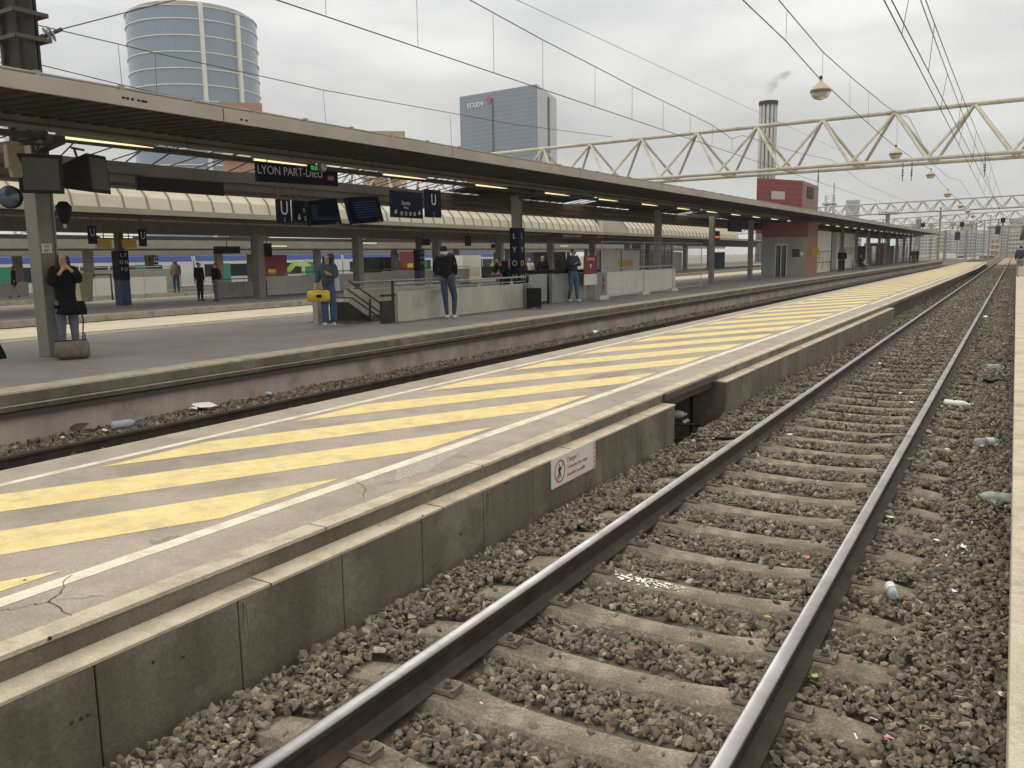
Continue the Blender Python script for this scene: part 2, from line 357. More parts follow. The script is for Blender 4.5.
cm = clip_part().build('rail_clip', None); cm.parent = near_s
for xr, s in ((-.753, -1), (.754, 1), (.754, -1)):
    c = cm.copy(); COL.objects.link(c); c.parent = near_s; c.location = (xr+.075*s, 0, 0); c.rotation_euler = (0, 0, 0 if s > 0 else math.pi)
cm.location = (-.753+.075, 0, 0)
far_s = near_s.data
GS = 'concrete sleepers of the near track'
labs = {}
for i in range(-3, 190):
    y = Y0+SPC*i
    if i < 45:
        o = near_s if i == -3 else copy_tree(near_s)
    else:
        o = bpy.data.objects.new('sleeper', far_s); COL.objects.link(o)
    o.location = (-1.587, y, random.uniform(-.006, .004)); o.rotation_euler = (random.uniform(-.015, .015), 0, random.uniform(-.012, .012)); o.name = 'sleeper'
    vis = i+2                       # index of those showing in the frame
    if i == 4: l = 'concrete sleeper with a splash of white paint near its left clip'
    elif i < 4: l = 'bare concrete sleeper, %s one nearer than the white splashed sleeper' % ORD[3-i]
    elif i < 12: l = 'concrete sleeper, %s one beyond the white splashed sleeper' % ORD[i-5]
    elif i < 60: l = 'dusty half buried concrete sleeper in the middle distance of the near track'
    else: l = 'thin looking far sleeper of the near track towards the junction'
    tag(o, l, 'sleeper', GS)
# splash of white paint on sleeper 4
sp = MB()
for k in range(120):
    a = random.gauss(0, .13); b = random.gauss(0, .03); r = random.uniform(.003, .013)*(1 if abs(a) < .16 else .6)
    if abs(b) > .075: continue
    cx, cyy = -1.93+a, Y0+SPC*4+b; n = 6; zz = -.190-.010*max(0, min(1, (a+.1)/.3))+.006
    zz = -.176-.024*max(0, min(1, (cx-(-2.227))/.29))+.0045
    q = [(cx+r*(1+.5*random.random())*math.cos(2*math.pi*j/n), cyy+r*(1+.3*random.random())*math.sin(2*math.pi*j/n), zz) for j in range(n)]
    sp.add(q, [tuple(range(n))])
tag(sp.build('paint_splash', mat('white_splash', (.85, .84, .8), rough=.8)), 'white paint spattered over one sleeper and stones between the rails', 'paint splash', kind='stuff')

# ------------------------------------------------------------------ right platform (the one the camera stands on)
b = MB(); b.use(coping); b.box(.075, .62, -8, 140, .26, .38)
b.use(wallp); b.box(.20, .60, -8, 140, -.6, .26)
b.use(asphalt_q); b.box(.62, 9, -8, 140, -.6, .377)
struct(b.build('right_platform', None, bevel=.008), 'pale stone edged platform along the right side of the photo')

# ------------------------------------------------------------------ striped quay (narrow service platform)
def qr(y):  # right edge
    return float(np.interp(y, [-4, 2, 8.75, 10.6, 26, 45, 80, 119], [-3.38, -3.31, -3.25, -3.23, -3.07, -2.88, -2.6, -2.85]))
def ql(y): return float(np.interp(y, [-4, 6, 26, 80, 119], [-6.46, -6.36, -6.14, -5.6, -5.6]))
ys = [-4, 2, 6, 8.75, 10.6, 26.4, 35, 45, 60, 80, 100, 119]
b = MB()
def strip(b, fx0, fx1, z0, z1, y0, y1):
    yy = [y0]+[y for y in ys if y0 < y < y1]+[y1]
    for a, c in zip(yy[:-1], yy[1:]):
        b.hexa([(fx0(a), a, z0), (fx1(a), a, z0), (fx1(c), c, z0), (fx0(c), c, z0), (fx0(a), a, z1), (fx1(a), a, z1), (fx1(c), c, z1), (fx0(c), c, z1)])
b.use(asphalt_q); strip(b, lambda y: ql(y)+.02, lambda y: qr(y)-.13, .25, .372, -4, 119)
b.use(coping); strip(b, lambda y: qr(y)-.13, qr, .355, .375, -4, 119); b.use(wallc); strip(b, lambda y: qr(y)-.13, lambda y: qr(y)-.004, .28, .355, 26.6, 119)
b.use(coping); strip(b, ql, lambda y: ql(y)+.02, .25, .37, -4, 119)
b.use(wallc); strip(b, lambda y: ql(y)+.12, lambda y: ql(y)+.3, -.6, .25, -4, 119)
b.use(wallc); strip(b, lambda y: qr(y)-.55, lambda y: qr(y)-.35, -.6, .25, 10.62, 119); strip(b, lambda y: qr(y)-1.9, lambda y: qr(y)-1.7, -.6, .25, 7.9, 11.4)
struct(b.build('striped_quay'), 'narrow low quay with yellow hatching between two tracks')
# its stepped retaining wall, panel by panel (one wall before the opening, one after)
def stepped_wall(y0, y1, joints, label, name='retaining_wall'):
    r = empty(name, (-3.2, y0, -.5), 0, label, 'wall'); L0 = Vector((-3.2, y0, -.5))
    js = [y0]+joints+[y1]
    for a, c in zip(js[:-1], js[1:]):
        zz = random.uniform(-.002, .0015); w = MB(); w.use(wallc); w.hexa([(qr(a)-.3, a+.004, -.6), (qr(a)+.14+zz, a+.004, -.6), (qr(c)+.14, c-.004, -.6), (qr(c)-.3, c-.004, -.6), (qr(a)-.3, a+.004, .245), (qr(a)+.14, a+.004, .245), (qr(c)+.14, c-.004, .245), (qr(c)-.3, c-.004, .245)])
        w.build('wall_panel', None, r, bevel=.006, loc=L0).location = (0, 0, 0)
    w = MB(); w.use(coping)
    w.hexa([(qr(y0)-.05, y0, .247), (qr(y0)+.145, y0, .247), (qr(y1)+.145, y1, .247), (qr(y1)-.05, y1, .247), (qr(y0)-.05, y0, .266), (qr(y0)+.145, y0, .262), (qr(y1)+.145, y1, .262), (qr(y1)-.05, y1, .266)])
    w.build('ledge', None, r, loc=L0).location = (0, 0, 0)
    w = MB(); w.use(wallc); w.hexa([(qr(y0)-.1, y0, .262), (qr(y0)-.006, y0, .262), (qr(y1)-.006, y1, .262), (qr(y1)-.1, y1, .262), (qr(y0)-.1, y0, .353), (qr(y0)-.004, y0, .353), (qr(y1)-.004, y1, .353), (qr(y1)-.1, y1, .353)])
    w.build('upper_face', None, r, loc=L0).location = (0, 0, 0)
    return r
stepped_wall(.3, 8.75, [1.2, 1.94, 2.69, 3.43, 4.17, 4.89, 5.6, 6.9, 7.7, 8.45], 'dark stained concrete retaining wall with the danger sign, nearest stretch')
stepped_wall(10.6, 26.6, [11.3, 13, 15, 17, 19, 21, 23, 25], 'dark concrete retaining wall beyond the crossing opening')
b = MB()
for (px, py), r_ in (((72, 723), .008), ((81, 719), .009), ((88, 715), .008), ((153, 662), .008), ((420, 515), .006)):
    q = hit(px, py, x=-3.17); b.tube([(qr(q[1])+.139, q[1], q[2]), (qr(q[1])+.1425, q[1], q[2])], r_, 10)
for y_, z_, w_, h_ in ((2.36, .10, .012, .006), (4.6, .02, .012, .010), (5.2, .235, .04, .006)): b.hexa([(qr(y_)+.139, y_-w_, z_-h_), (qr(y_)+.1424, y_-w_, z_-h_), (qr(y_)+.1424, y_+w_*.7, z_-h_*.6), (qr(y_)+.139, y_+w_*.7, z_-h_*.6), (qr(y_)+.139, y_-w_*.6, z_+h_), (qr(y_)+.1424, y_-w_*.6, z_+h_), (qr(y_)+.1424, y_+w_, z_+h_*.4), (qr(y_)+.139, y_+w_, z_+h_*.4)])
for y_ in (1.45, 3.46, 5.1, 7.05, 8.2, 12.4, 14.6, 17, 20, 23): b.hexa([(qr(y_)-.13, y_-.004, .370), (qr(y_)+.001, y_-.004, .354), (qr(y_)+.001, y_+.003, .354), (qr(y_)-.13, y_+.003, .370), (qr(y_)-.13, y_-.004, .3757), (qr(y_)+.001, y_-.004, .3757), (qr(y_)+.001, y_+.003, .3757), (qr(y_)-.13, y_+.003, .3757)])
for y_ in (1.0, 2.9, 4.4, 6.3, 8.0, 12, 15, 18.2, 21): b.hexa([(qr(y_)+.0, y_-.003, .262), (qr(y_)+.1462, y_-.003, .25), (qr(y_)+.1462, y_+.003, .25), (qr(y_)+.0, y_+.003, .262), (qr(y_)+.0, y_-.003, .2675), (qr(y_)+.1462, y_-.003, .2635), (qr(y_)+.1462, y_+.003, .2635), (qr(y_)+.0, y_+.003, .2675)])
for k in range(9):
    y_ = random.uniform(1.2, 16); w_ = random.uniform(.003, .010); b.hexa([(qr(y_)-.012*random.random()-.002, y_-w_, .362), (qr(y_)+.0012, y_-w_*1.3, .360), (qr(y_)+.0012, y_+w_, .360), (qr(y_)-.008, y_+w_*.6, .362), (qr(y_)-.006, y_-w_*.8, .3756), (qr(y_)+.001, y_-w_, .3756), (qr(y_)+.001, y_+w_*.8, .3756), (qr(y_)-.005, y_+w_*.5, .3756)])
struct(b.build('wall_holes_and_chips', mat('hole_dark', (.04, .034, .026), rough=1)), 'small bolt holes and chips in the quay wall')
b = MB()
for y_, h_ in ((2.74, .26), (4.2, .2), (4.92, .22), (6.95, .2), (7.72, .24), (11.6, .2), (13.1, .25), (17.1, .22)):
    for k in range(3):
        w_ = random.uniform(.003, .007); o_ = random.uniform(-.04, .04); t_ = .235-random.uniform(0, .03); e_ = t_-h_*random.uniform(.5, 1.1)
        b.add([(qr(y_)+.1436, y_+o_-w_, t_), (qr(y_)+.1436, y_+o_+w_, t_), (qr(y_)+.1436, y_+o_+w_*.3, e_), (qr(y_)+.1436, y_+o_-w_*.3, e_)], [(0, 1, 2, 3)])
struct(b.build('lime_streaks', mat('lime_streak', (.17, .15, .115), (.26, .24, .19), 20, .9)), 'pale lime drip streaks down the quay wall')
# opening between the walls: steel beam
b = MB(); b.use(browns)
b.hexa([(qr(8.75)+.0, 8.76, .29), (qr(8.75)+.04, 8.76, .29), (qr(10.6)+.04, 10.6, .29), (qr(10.6), 10.6, .29), (qr(8.75)+.0, 8.76, .365), (qr(8.75)+.04, 8.76, .365), (qr(10.6)+.04, 10.6, .365), (qr(10.6), 10.6, .365)])
b.hexa([(qr(8.75)-.08, 8.76, .18), (qr(8.75)-.04, 8.76, .18), (qr(10.6)-.04, 10.6, .18), (qr(10.6)-.08, 10.6, .18), (qr(8.75)-.08, 8.76, .29), (qr(8.75)-.04, 8.76, .29), (qr(10.6)-.04, 10.6, .29), (qr(10.6)-.08, 10.6, .29)])
tag(b.build('steel_edge_beam'), 'dark steel beam bridging the opening under the striped quay', 'beam')
# paint: white lines and yellow hatching
def poly(b, pts, z): b.add([(x, y, z) for x, y in pts], [tuple(range(len(pts)))])
b = MB(); cuts = [0, .9, 1.9, 3.0, 4.3, 5.9, 7.5, 8.6, 8.66, 10.5, 13, 17, 22, 26.2]
for a, c in zip(cuts[:-1], cuts[1:]):
    poly(b, [(qr(a)-.585, a, 0), (qr(a)-.515, a, 0), (qr(c)-.515, c, 0), (qr(c)-.585, c, 0)] and [(qr(a)-.60, a), (qr(a)-.495, a), (qr(c)-.495, c), (qr(c)-.60, c)], .3738)
for a, c in ((26.2, 35), (35, 45), (45, 60), (60, 80)): poly(b, [(qr(a)-.52, a), (qr(a)-.42, a), (qr(c)-.42, c), (qr(c)-.52, c)], .3738)
struct(b.build('right_white_line', white), 'white line painted along the right side of the striped quay')
b = MB()
for a, c in ((0, 6), (6, 15), (15, 26), (26, 80)): poly(b, [(ql(a)+.39, a), (ql(a)+.47, a), (ql(c)+.47, c), (ql(c)+.39, c)], .3738)
struct(b.build('left_white_line', white), 'white line painted along the left side of the striped quay')
b = MB(); sl = 1.9; per = 1.95
for k in range(-3, 60):
    yb = 3.30+per*k; wst = 1.02            # lower edge passes (x=-5, yb)
    if yb > 117: break
    xl = lambda y: ql(y)+.56; xr = lambda y: qr(y)-.65
    a = yb; x0, x1 = xl(a), xr(a)
    lo = lambda x: yb+(x+5)*sl; up = lambda x: yb+wst+(x+5)*sl
    nseg = 5; pts = [(x0+(x1-x0)*i/nseg, lo(x0+(x1-x0)*i/nseg)) for i in range(nseg+1)] + [(x0+(x1-x0)*i/nseg, up(x0+(x1-x0)*i/nseg)) for i in range(nseg, -1, -1)]
    poly(b, [(x+random.uniform(-.006, .006), y+random.uniform(-.012, .012)) for x, y in pts], .3742)
struct(b.build('yellow_hatching', yellow), 'faded yellow diagonal stripes painted on the narrow quay')
# cracks and repair patches
b = MB()
def crack(pts, w):
    for (x0, y0), (x1, y1) in zip(pts[:-1], pts[1:]):
        d = Vector((x1-x0, y1-y0)); L_ = d.length; n = Vector((-d[1], d[0]))/L_*w*random.uniform(.25, .6)
        poly(b, [(x0-n[0], y0-n[1]), (x0+n[0], y0+n[1]), (x1+n[0]*.8, y1+n[1]*.8), (x1-n[0]*.8, y1-n[1]*.8)], .3752)
def cpx(pts, w):     # crack traced on the deck, wandering
    q = [hit(x, y, z=.375)[:2] for x, y in pts]; o = []
    for (a, c) in zip(q[:-1], q[1:]):
        for i in range(4): t = i/4; o.append((a[0]+(c[0]-a[0])*t+random.gauss(0, .010), a[1]+(c[1]-a[1])*t+random.gauss(0, .010)))
    o.append(tuple(q[-1])); crack(o, w)
cpx([(0, 612), (30, 605), (52, 601), (60, 590), (72, 575)], .006); cpx([(50, 601), (62, 608), (72, 616)], .007); cpx([(55, 600), (85, 597), (103, 596)], .004)
cpx([(355, 481), (366, 486), (364, 498)], .006); cpx([(366, 486), (385, 483), (404, 480)], .003); cpx([(585, 388), (612, 392), (655, 393)], .007)
cpx([(582, 386), (560, 378), (540, 372)], .005); cpx([(610, 372), (590, 378), (575, 384)], .004); cpx([(320, 300), (330, 303)], .004)
cpx([(430, 440), (470, 438), (500, 430), (520, 424)], .003); cpx([(840, 304), (870, 306), (886, 305)], .01)
def dpatch(pts, m, name, lb):
    b2 = MB(); q = [hit(x, y, z=.375)[:2] for x, y in pts]; o = []
    for a, c in zip(q, q[1:]+q[:1]):
        for i in range(5): t = i/5; o.append((a[0]+(c[0]-a[0])*t+random.gauss(0, .012), a[1]+(c[1]-a[1])*t+random.gauss(0, .012)))
    poly(b2, o, .3730); struct(b2.build(name, m), lb)
pt1 = mat('deck_patch_pale', (.33, .30, .26), (.41, .375, .33), 30, .95, bump=.4, bsc=120, speck=.3, spsc=90); pt2 = mat('deck_patch_dark', (.22, .19, .16), (.30, .265, .225), 20, .95, bump=.4, bsc=100, speck=.25, spsc=70)
dpatch([(395, 466), (440, 446), (476, 441), (430, 470), (396, 480)], pt1, 'deck_patch', 'pale crazed patch on the quay, nearer one')
dpatch([(262, 462), (300, 455), (308, 462), (270, 470)], pt1, 'deck_patch', 'small pale scuffed patch between two stripes')
dpatch([(500, 425), (520, 415), (548, 412), (530, 426)], pt1, 'deck_patch', 'pale patch between stripes in mid view')
dpatch([(566, 386), (600, 374), (628, 372), (604, 388)], pt2, 'deck_patch', 'dark repaired patch near the wall opening')
dpatch([(150, 540), (178, 534), (182, 540), (156, 547)], pt2, 'deck_patch', 'small dark stain low on the quay')
for k in range(30):
    y_ = random.uniform(2, 30); x_ = random.uniform(ql(y_)+.1, qr(y_)-.15); r_ = random.uniform(.005, .014)
    poly(b, [(x_+r_*math.cos(2*math.pi*j/7)*random.uniform(.7, 1.2), y_+r_*math.sin(2*math.pi*j/7)*random.uniform(.7, 1.2)) for j in range(7)], .3753)
struct(b.build('deck_cracks', mat('crack_dark', (.05, .042, .035), rough=1)), 'thin dark cracks in the surface of the striped quay')

# ------------------------------------------------------------------ danger sign on the retaining wall
sg = empty('danger_sign', (qr(6.3)+.142, 6.30, .135), 0, 'white danger sign with red no-walking pictogram on the quay wall', 'sign')
pale = mat('sign_white', (.62, .60, .55), rough=.5); sred = mat('sign_red', (.45, .06, .05), rough=.6); sink = mat('sign_brownred', (.42, .13, .10), rough=.7)
b = MB(); b.box(0, .006, -.42, .42, -.125, .125); b.build('sign_board', pale, sg)
b = MB(); n = 28
for i in range(n):
    a0, a1 = 2*math.pi*i/n, 2*math.pi*(i+1)/n
    b.add([(.0085, -.27+math.cos(a)*r, math.sin(a)*r) for a, r in ((a0, .083), (a1, .083), (a1, .095), (a0, .095))], [(0, 1, 2, 3)])
b.build('red_ring', sred, board_of(sg))
b = MB()
def q2(p): b.add([(.0085, -.27+u, v) for u, v in p], [tuple(range(len(p)))])
q2([(-.012+.009*math.cos(t*math.pi/4), .052+.012*math.sin(t*math.pi/4)) for t in range(8)])
q2([(-.022, .036), (.008, .036), (.006, -.01), (-.018, -.01)]); q2([(-.018, -.01), (-.005, -.01), (-.018, -.062), (-.03, -.062)]); q2([(-.006, -.01), (.007, -.01), (.028, -.055), (.016, -.06)])
q2([(-.022, .034), (-.018, .02), (-.038, .0), (-.042, .006)]); q2([(.006, .034), (.006, .022), (.03, .01), (.033, .018)]); q2([(-.062, -.058), (-.056, -.064), (.062, .058), (.056, .064)])
b.build('walking_man', mat('sign_black', (.06, .03, .03), rough=.6), board_of(sg))
b = MB()
for i in range(6): z0 = -.12+i*.04; b.add([(.0085, .375, z0), (.0085, .405, z0+.018), (.0085, .405, z0+.036), (.0085, .375, z0+.018)], [(0, 1, 2, 3)])
b.build('red_edge_stripes', sred, board_of(sg))
Mx = lambda u, v: Matrix(((0, 0, 1, .0075), (1, 0, 0, u), (0, 1, 0, v), (0, 0, 0, 1)))
text('Danger !', .062, sink, sg, Mx(-.14, .065), align='LEFT', depth=.001); text('Traversée des voies', .048, sink, sg, Mx(-.14, 0), align='LEFT', depth=.001); text('interdite au public', .048, sink, sg, Mx(-.14, -.062), align='LEFT', depth=.001)
# ------------------------------------------------------------------ canopied platform
zP = .38
HY0, HY1, HX0, HX1 = 15.1, 21.8, -14.9, -13.40     # stair hole
b = MB(); b.use(asphalt_p)
def slab(x0, x1, y0, y1, z0=.02, z1=.372): b.prof([(x0, z0), (x1, z0), (x1, z1), (x0, z1)], y0, y1, drift=True)
slab(-17.1, -10.62, -6, HY0); slab(-17.1, HX0, HY0, HY1); slab(HX1, -10.62, HY0, HY1); slab(-17.1, -10.62, HY1, 134)
b.use(coping); b.prof([(-10.62, .20), (-10.18, .20), (-10.18, .376), (-10.62, .376)], -6, 134, drift=True)
b.prof([(-17.35, .20), (-17.1, .20), (-17.1, .376), (-17.35, .376)], -6, 134, drift=True)
b.use(wallc); b.prof([(-10.62, .14), (-10.20, .14), (-10.175, .235), (-10.175, .352), (-10.2, .352), (-10.62, .235)], -6, 134, drift=True)
b.use(browns); b.prof([(-10.5, .06), (-10.24, .06), (-10.24, .12), (-10.5, .12)], -6, 134, drift=True)
b.use(wallp); b.prof([(-10.75, -.6), (-10.32, -.6), (-10.32, .06), (-10.75, .06)], -6, 134, drift=True)
b.use(wallc); b.prof([(-17.2, -.6), (-17.0, -.6), (-17.0, .2), (-17.2, .2)], -6, 134, drift=True)
struct(b.build('canopied_platform'), 'grey asphalt platform with pale edge under the long canopy')
b = MB(); b.prof([(-17.0, .373), (-16.9, .373), (-16.9, .3765), (-17.0, .3765)], -6, 130, drift=True)
struct(b.build('far_edge_line', white), 'white line along the far edge of the canopied platform')
b = MB()
for x0, x1, y0, y1 in [(-13.4, -13.15, 11.4, 11.45), (-13.9, -13.6, 12.0, 12.06), (-12.6, -12.4, 12.6, 12.66), (-14.6, -14.2, 12.9, 12.98), (-11.4, -11.1, 7.1, 7.16)]: poly(b, [(x0, y0), (x1, y0+.05), (x1, y1+.05), (x0, y1)], .3765)
struct(b.build('worn_paint_marks', mat('worn_mark', (.33, .31, .30), rough=.9)), 'faint pale scuff marks on the canopied platform floor')

# canopy
ce = empty('long_canopy', (-13.6, 8, 0), 0, 'long grey station canopy with two wings over the platform', 'canopy'); CL = Vector((-13.6, 8, 0))
def cpart(b, name, m=None, **k): o = b.build(name, m, ce, loc=CL, **k); o.location = (0, 0, 0); return o
YC0, YC1 = -2, 134
ZT = lambda y: 0
b = MB(); b.prof([(-10.52, 3.965), (-10.47, 3.965), (-10.47, 4.165), (-10.56, 4.165), (-10.56, 4.12), (-10.52, 4.12)], YC0, YC1, drift=True)
b.prof([(-17.35, 3.5), (-17.3, 3.5), (-17.3, 3.80), (-17.35, 3.80)], YC0, YC1, drift=True); cpart(b, 'fascia', fascia)
b = MB(); b.prof([(-12.85, 4.16), (-10.56, 4.12), (-10.56, 4.15), (-12.85, 4.20)], YC0, YC1, drift=True); b.prof([(-17.3, 3.76), (-15.2, 3.77), (-15.2, 3.80), (-17.3, 3.80)], YC0, YC1, drift=True); cpart(b, 'roof', roofm)
# ribbed soffit, folds run across the platform
b = MB(); y = YC0; i = 0
while y < YC1-.3:
    p = .28 if y < 60 else .56
    for (dy, dz), (ey, ez) in zip([(0, 0), (.55*p, 0), (.62*p, .035), (.93*p, .035)], [(.55*p, 0), (.62*p, .035), (.93*p, .035), (p, 0)]):
        b.add([(X(-12.85, y), y+dy, 4.05+dz), (X(-10.52, y), y+dy, 3.99+dz), (X(-10.52, y), y+ey, 3.99+ez), (X(-12.85, y), y+ey, 4.05+ez)], [(0, 1, 2, 3)])
    y += p
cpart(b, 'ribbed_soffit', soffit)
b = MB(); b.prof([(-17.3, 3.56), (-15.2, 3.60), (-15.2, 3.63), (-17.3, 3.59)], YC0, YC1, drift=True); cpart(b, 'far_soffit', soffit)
# box girder (pale) of near wing with plate joints
b = MB(); y = YC0
while y < YC1:
    b.prof([(-13.05, 3.9), (-12.85, 3.88), (-12.85, 4.13), (-13.05, 4.13)], y, min(y+2.42, YC1), drift=True); b.prof([(-12.85, 3.86), (-12.80, 3.86), (-12.80, 4.10), (-12.85, 4.10)], y+2.42, y+2.48, drift=True); y += 2.5
cpart(b, 'near_girder', grey_paint)
for y0_, y1_ in ((21.5, 29), (30.5, 41), (42.5, 60), (61, YC1)): b = MB(); b.prof([(-15.02, 3.84), (-13.0, 4.10), (-13.0, 4.13), (-15.02, 3.87)], y0_, y1_, drift=True); cpart(b, 'slot_cover', soffit)
b = MB(); b.prof([(-15.2, 3.60), (-15.0, 3.58), (-15.0, 3.80), (-15.2, 3.82)], YC0, YC1, drift=True); b.prof([(-15.1, 3.42), (-15.04, 3.42), (-15.04, 3.55), (-15.1, 3.55)], YC0, YC1, drift=True)
b.prof([(-13.2, 3.78), (-13.08, 3.78), (-13.08, 3.87), (-13.2, 3.87)], YC0, YC1, drift=True); cpart(b, 'far_girder', browns)
# roof edge rail with small brackets
b = MB(); b.tube([(X(-10.6, YC0), YC0, 4.215), (X(-10.6, YC1), YC1, 4.215)], .02, 6); y = YC0+.4
while y < YC1: b.box(X(-10.6, y)-.03, X(-10.6, y)+.03, y-.035, y+.035, 4.16, 4.25); y += 1.15
cpart(b, 'roof_edge_rail', grey_paint)
b = MB()
for px in (125, 129, 134, 140, 144, 147, 242, 247):
    q = hit(px, 97.5+(px-125)*.19, x=-10.42); b.box(X(-10.47, q[1])-.004, X(-10.47, q[1])+.004, q[1]-.022, q[1]+.022, q[2]-.012, q[2]+.016)
cpart(b, 'drain_holes', black)
b = MB(); y = 3.2
while y < 100: b.box(X(-10.47, y)-.003, X(-10.47, y)+.003, y-.008, y+.008, 3.967, 4.163); y += 6.0
cpart(b, 'fascia_joints', coldark)
b = MB(); y = YC0+.5
while y < 100:
    for a in (0, .6): b.tube([(X(-12.95, y), y+a, 3.98), (X(-15.1, y), y+a+.9, 3.82)], .014, 5); b.tube([(X(-15.1, y), y+a, 3.82), (X(-14.1, y), y+a+.35, 4.08)], .012, 5)
    y += 1.9
b.tube([(X(-14.1, YC0), YC0, 4.08), (X(-14.1, 100), 100, 4.08)], .025, 5); cpart(b, 'slot_lattice', mat('lattice_dark', (.03, .027, .022), rough=.9))
b = MB(); b.tube([(X(-12.7, YC0), YC0, 3.93), (X(-12.7, YC1), YC1, 3.93)], .02, 5); b.tube([(X(-11.9, YC0), YC0, 3.955), (X(-11.9, YC1), YC1, 3.955)], .014, 5); cpart(b, 'conduit', coldark)
# columns
CY = [8.1, 23.1, 34.9, 42.2, 49.2, 56.2, 63.2, 70.2, 77.2, 84.2, 91.2, 98.2, 105.2, 112.2, 119.2, 126.2]
for b_y in CY:
    b = MB(); b.prof([(-14.9, 3.72), (-13.6, 3.6), (-12.9, 3.72), (-12.9, 3.84), (-14.9, 3.84)], b_y-.1, b_y+.1, drift=True)
    cpart(b, 'cross_beam', browns)
def column_mesh(mt, w=.20, t=.2):
    b = MB(); b.use(mt)
    b.hexa([(-w, -t, 0), (w, -t, 0), (w, -t+.03, 0), (-w, -t+.03, 0), (-w*1.15, -t, 3.34), (w*1.15, -t, 3.34), (w*1.15, -t+.03, 3.34), (-w*1.15, -t+.03, 3.34)])
    b.hexa([(-w, t-.03, 0), (w, t-.03, 0), (w, t, 0), (-w, t, 0), (-w*1.15, t-.03, 3.34), (w*1.15, t-.03, 3.34), (w*1.15, t, 3.34), (-w*1.15, t, 3.34)])
    b.hexa([(-w+.07, -t+.03, 0), (w-.02, -t+.03, 0), (w-.02, t-.03, 0), (-w+.07, t-.03, 0), (-w+.07, -t+.03, 3.34), (w-.02, -t+.03, 3.34), (w-.02, t-.03, 3.34), (-w+.07, t-.03, 3.34)])
    return b
c0 = column_mesh(col_paint, .145, .15).build('platform_column'); c1 = column_mesh(grey_paint, .115, .12).build('platform_column'); c1.data.name = 'far_col'
collab = ['wide grey steel column beside the standing woman with bag', 'grey column wrapped in a dark lettered panel behind the concrete parapet', 'dark column rising behind the mesh fence', 'column just past the end of the mesh fence', 'column just left of the grey lift kiosk']
for i, y in enumerate(CY):
    if i == 0: o = c0
    elif i == 1: o = c1
    else: o = c1.copy(); COL.objects.link(o)
    o.location = (X(-13.6, y), y, zP); o.rotation_euler = (0, 0, 0)
    tag(o, collab[i] if i < 5 else 'slim distant canopy column, %s one beyond the lift kiosk' % ORD[i-5], 'column', 'columns along the canopied platform')
c0.children
pl = MB(); pl.box(.0, .004, -.085, .085, -.075, .075); plt = tag(pl.build('number_plate', pale), 'small white number plate on the wide grey column', 'sign')
plt.location = (X(-13.6, 8.1)+.165, 8.06, 2.12)
text('101', .062, black, plt, Matrix(((0, 0, 1, .006), (1, 0, 0, 0), (0, 1, 0, .035), (0, 0, 0, 1))), depth=.001); text('031', .062, black, plt, Matrix(((0, 0, 1, .006), (1, 0, 0, 0), (0, 1, 0, -.035), (0, 0, 0, 1))), depth=.001)
# dark lettered wrap on second column
wp = empty('column_sign', (X(-13.6, 23.1), 23.1, 1.0), 0, 'dark blue lettered wrap around the column behind the parapet', 'sign')
b = MB(); b.box(-.17, .17, -.17, .17, 0, 1.75); b.build('wrap', navy, wp)
for k, ch in enumerate('LYON'): text(ch, .24, white, wp, Matrix(((0, 0, 1, .174), (1, 0, 0, -.0), (0, 1, 0, 1.5-.42*k), (0, 0, 0, 1))), depth=.001); text(ch, .24, white, wp, Matrix(((1, 0, 0, 0), (0, 0, -1, -.174), (0, 1, 0, 1.5-.42*k), (0, 0, 0, 1))), depth=.001)

# fluorescent tubes
def tube_light(mb_len=1.7):
    r = empty('tube_light', (0, 0, 0), 0, 'x', 'lamp', 'lit fluorescent tubes under the canopy')
    b = MB(); b.box(-.035, .035, 0, mb_len, .03, .06); b.box(-.03, .03, -.03, .0, -.02, .06); b.box(-.03, .03, mb_len, mb_len+.03, -.02, .06); b.build('tube_housing', grey_paint, r)
    b = MB(); b.tube([(0, 0, 0), (0, mb_len, 0)], .021, 8); b.build('tube', lamp_e, r, smooth=True); return r
t0 = tube_light(); k = 0
for y in np.arange(8.2, 126, 3.93):
    o = t0 if k == 0 else copy_tree(t0); o.location = (X(-13.08, y), y, 3.84 if y < 60 else 3.86)
    o['label'] = 'lit fluorescent tube in the near row, %s from the left' % ORD[k] if k < 20 else 'small distant lit tube in the near row'
    k += 1
k = 0
for y in np.arange(11.3, 75, 3.93):
    o = copy_tree(t0); o.location = (X(-15.5, y), y, 3.52); o['label'] = 'lit fluorescent tube in the far row, %s from the left' % ORD[k]; k += 1

for k_, (px, py) in enumerate(((198, 238), (265, 246), (330, 247), (100, 237), (45, 243), (360, 243), (480, 243), (560, 246))):
    o = copy_tree(t0); o.location = hit(px, py, x=-37 if k_ % 2 else -45); o['label'] = 'small far tube lamp under the canopies behind, %s listed from the %s' % (ORD[k_], 'left' if px < 300 else 'middle'); o['group'] = 'far tube lamps'
    o['label'] = ['faint tube lamp above the chatting men', 'faint tube lamp above the left red hoarding', 'faint tube lamp above the denim woman', 'faint tube lamp above the blue totem', 'faint tube lamp behind the wide column', 'faint tube lamp above the stairwell', 'faint tube lamp above the leaning person', 'faint tube lamp above the escalators'][k_]
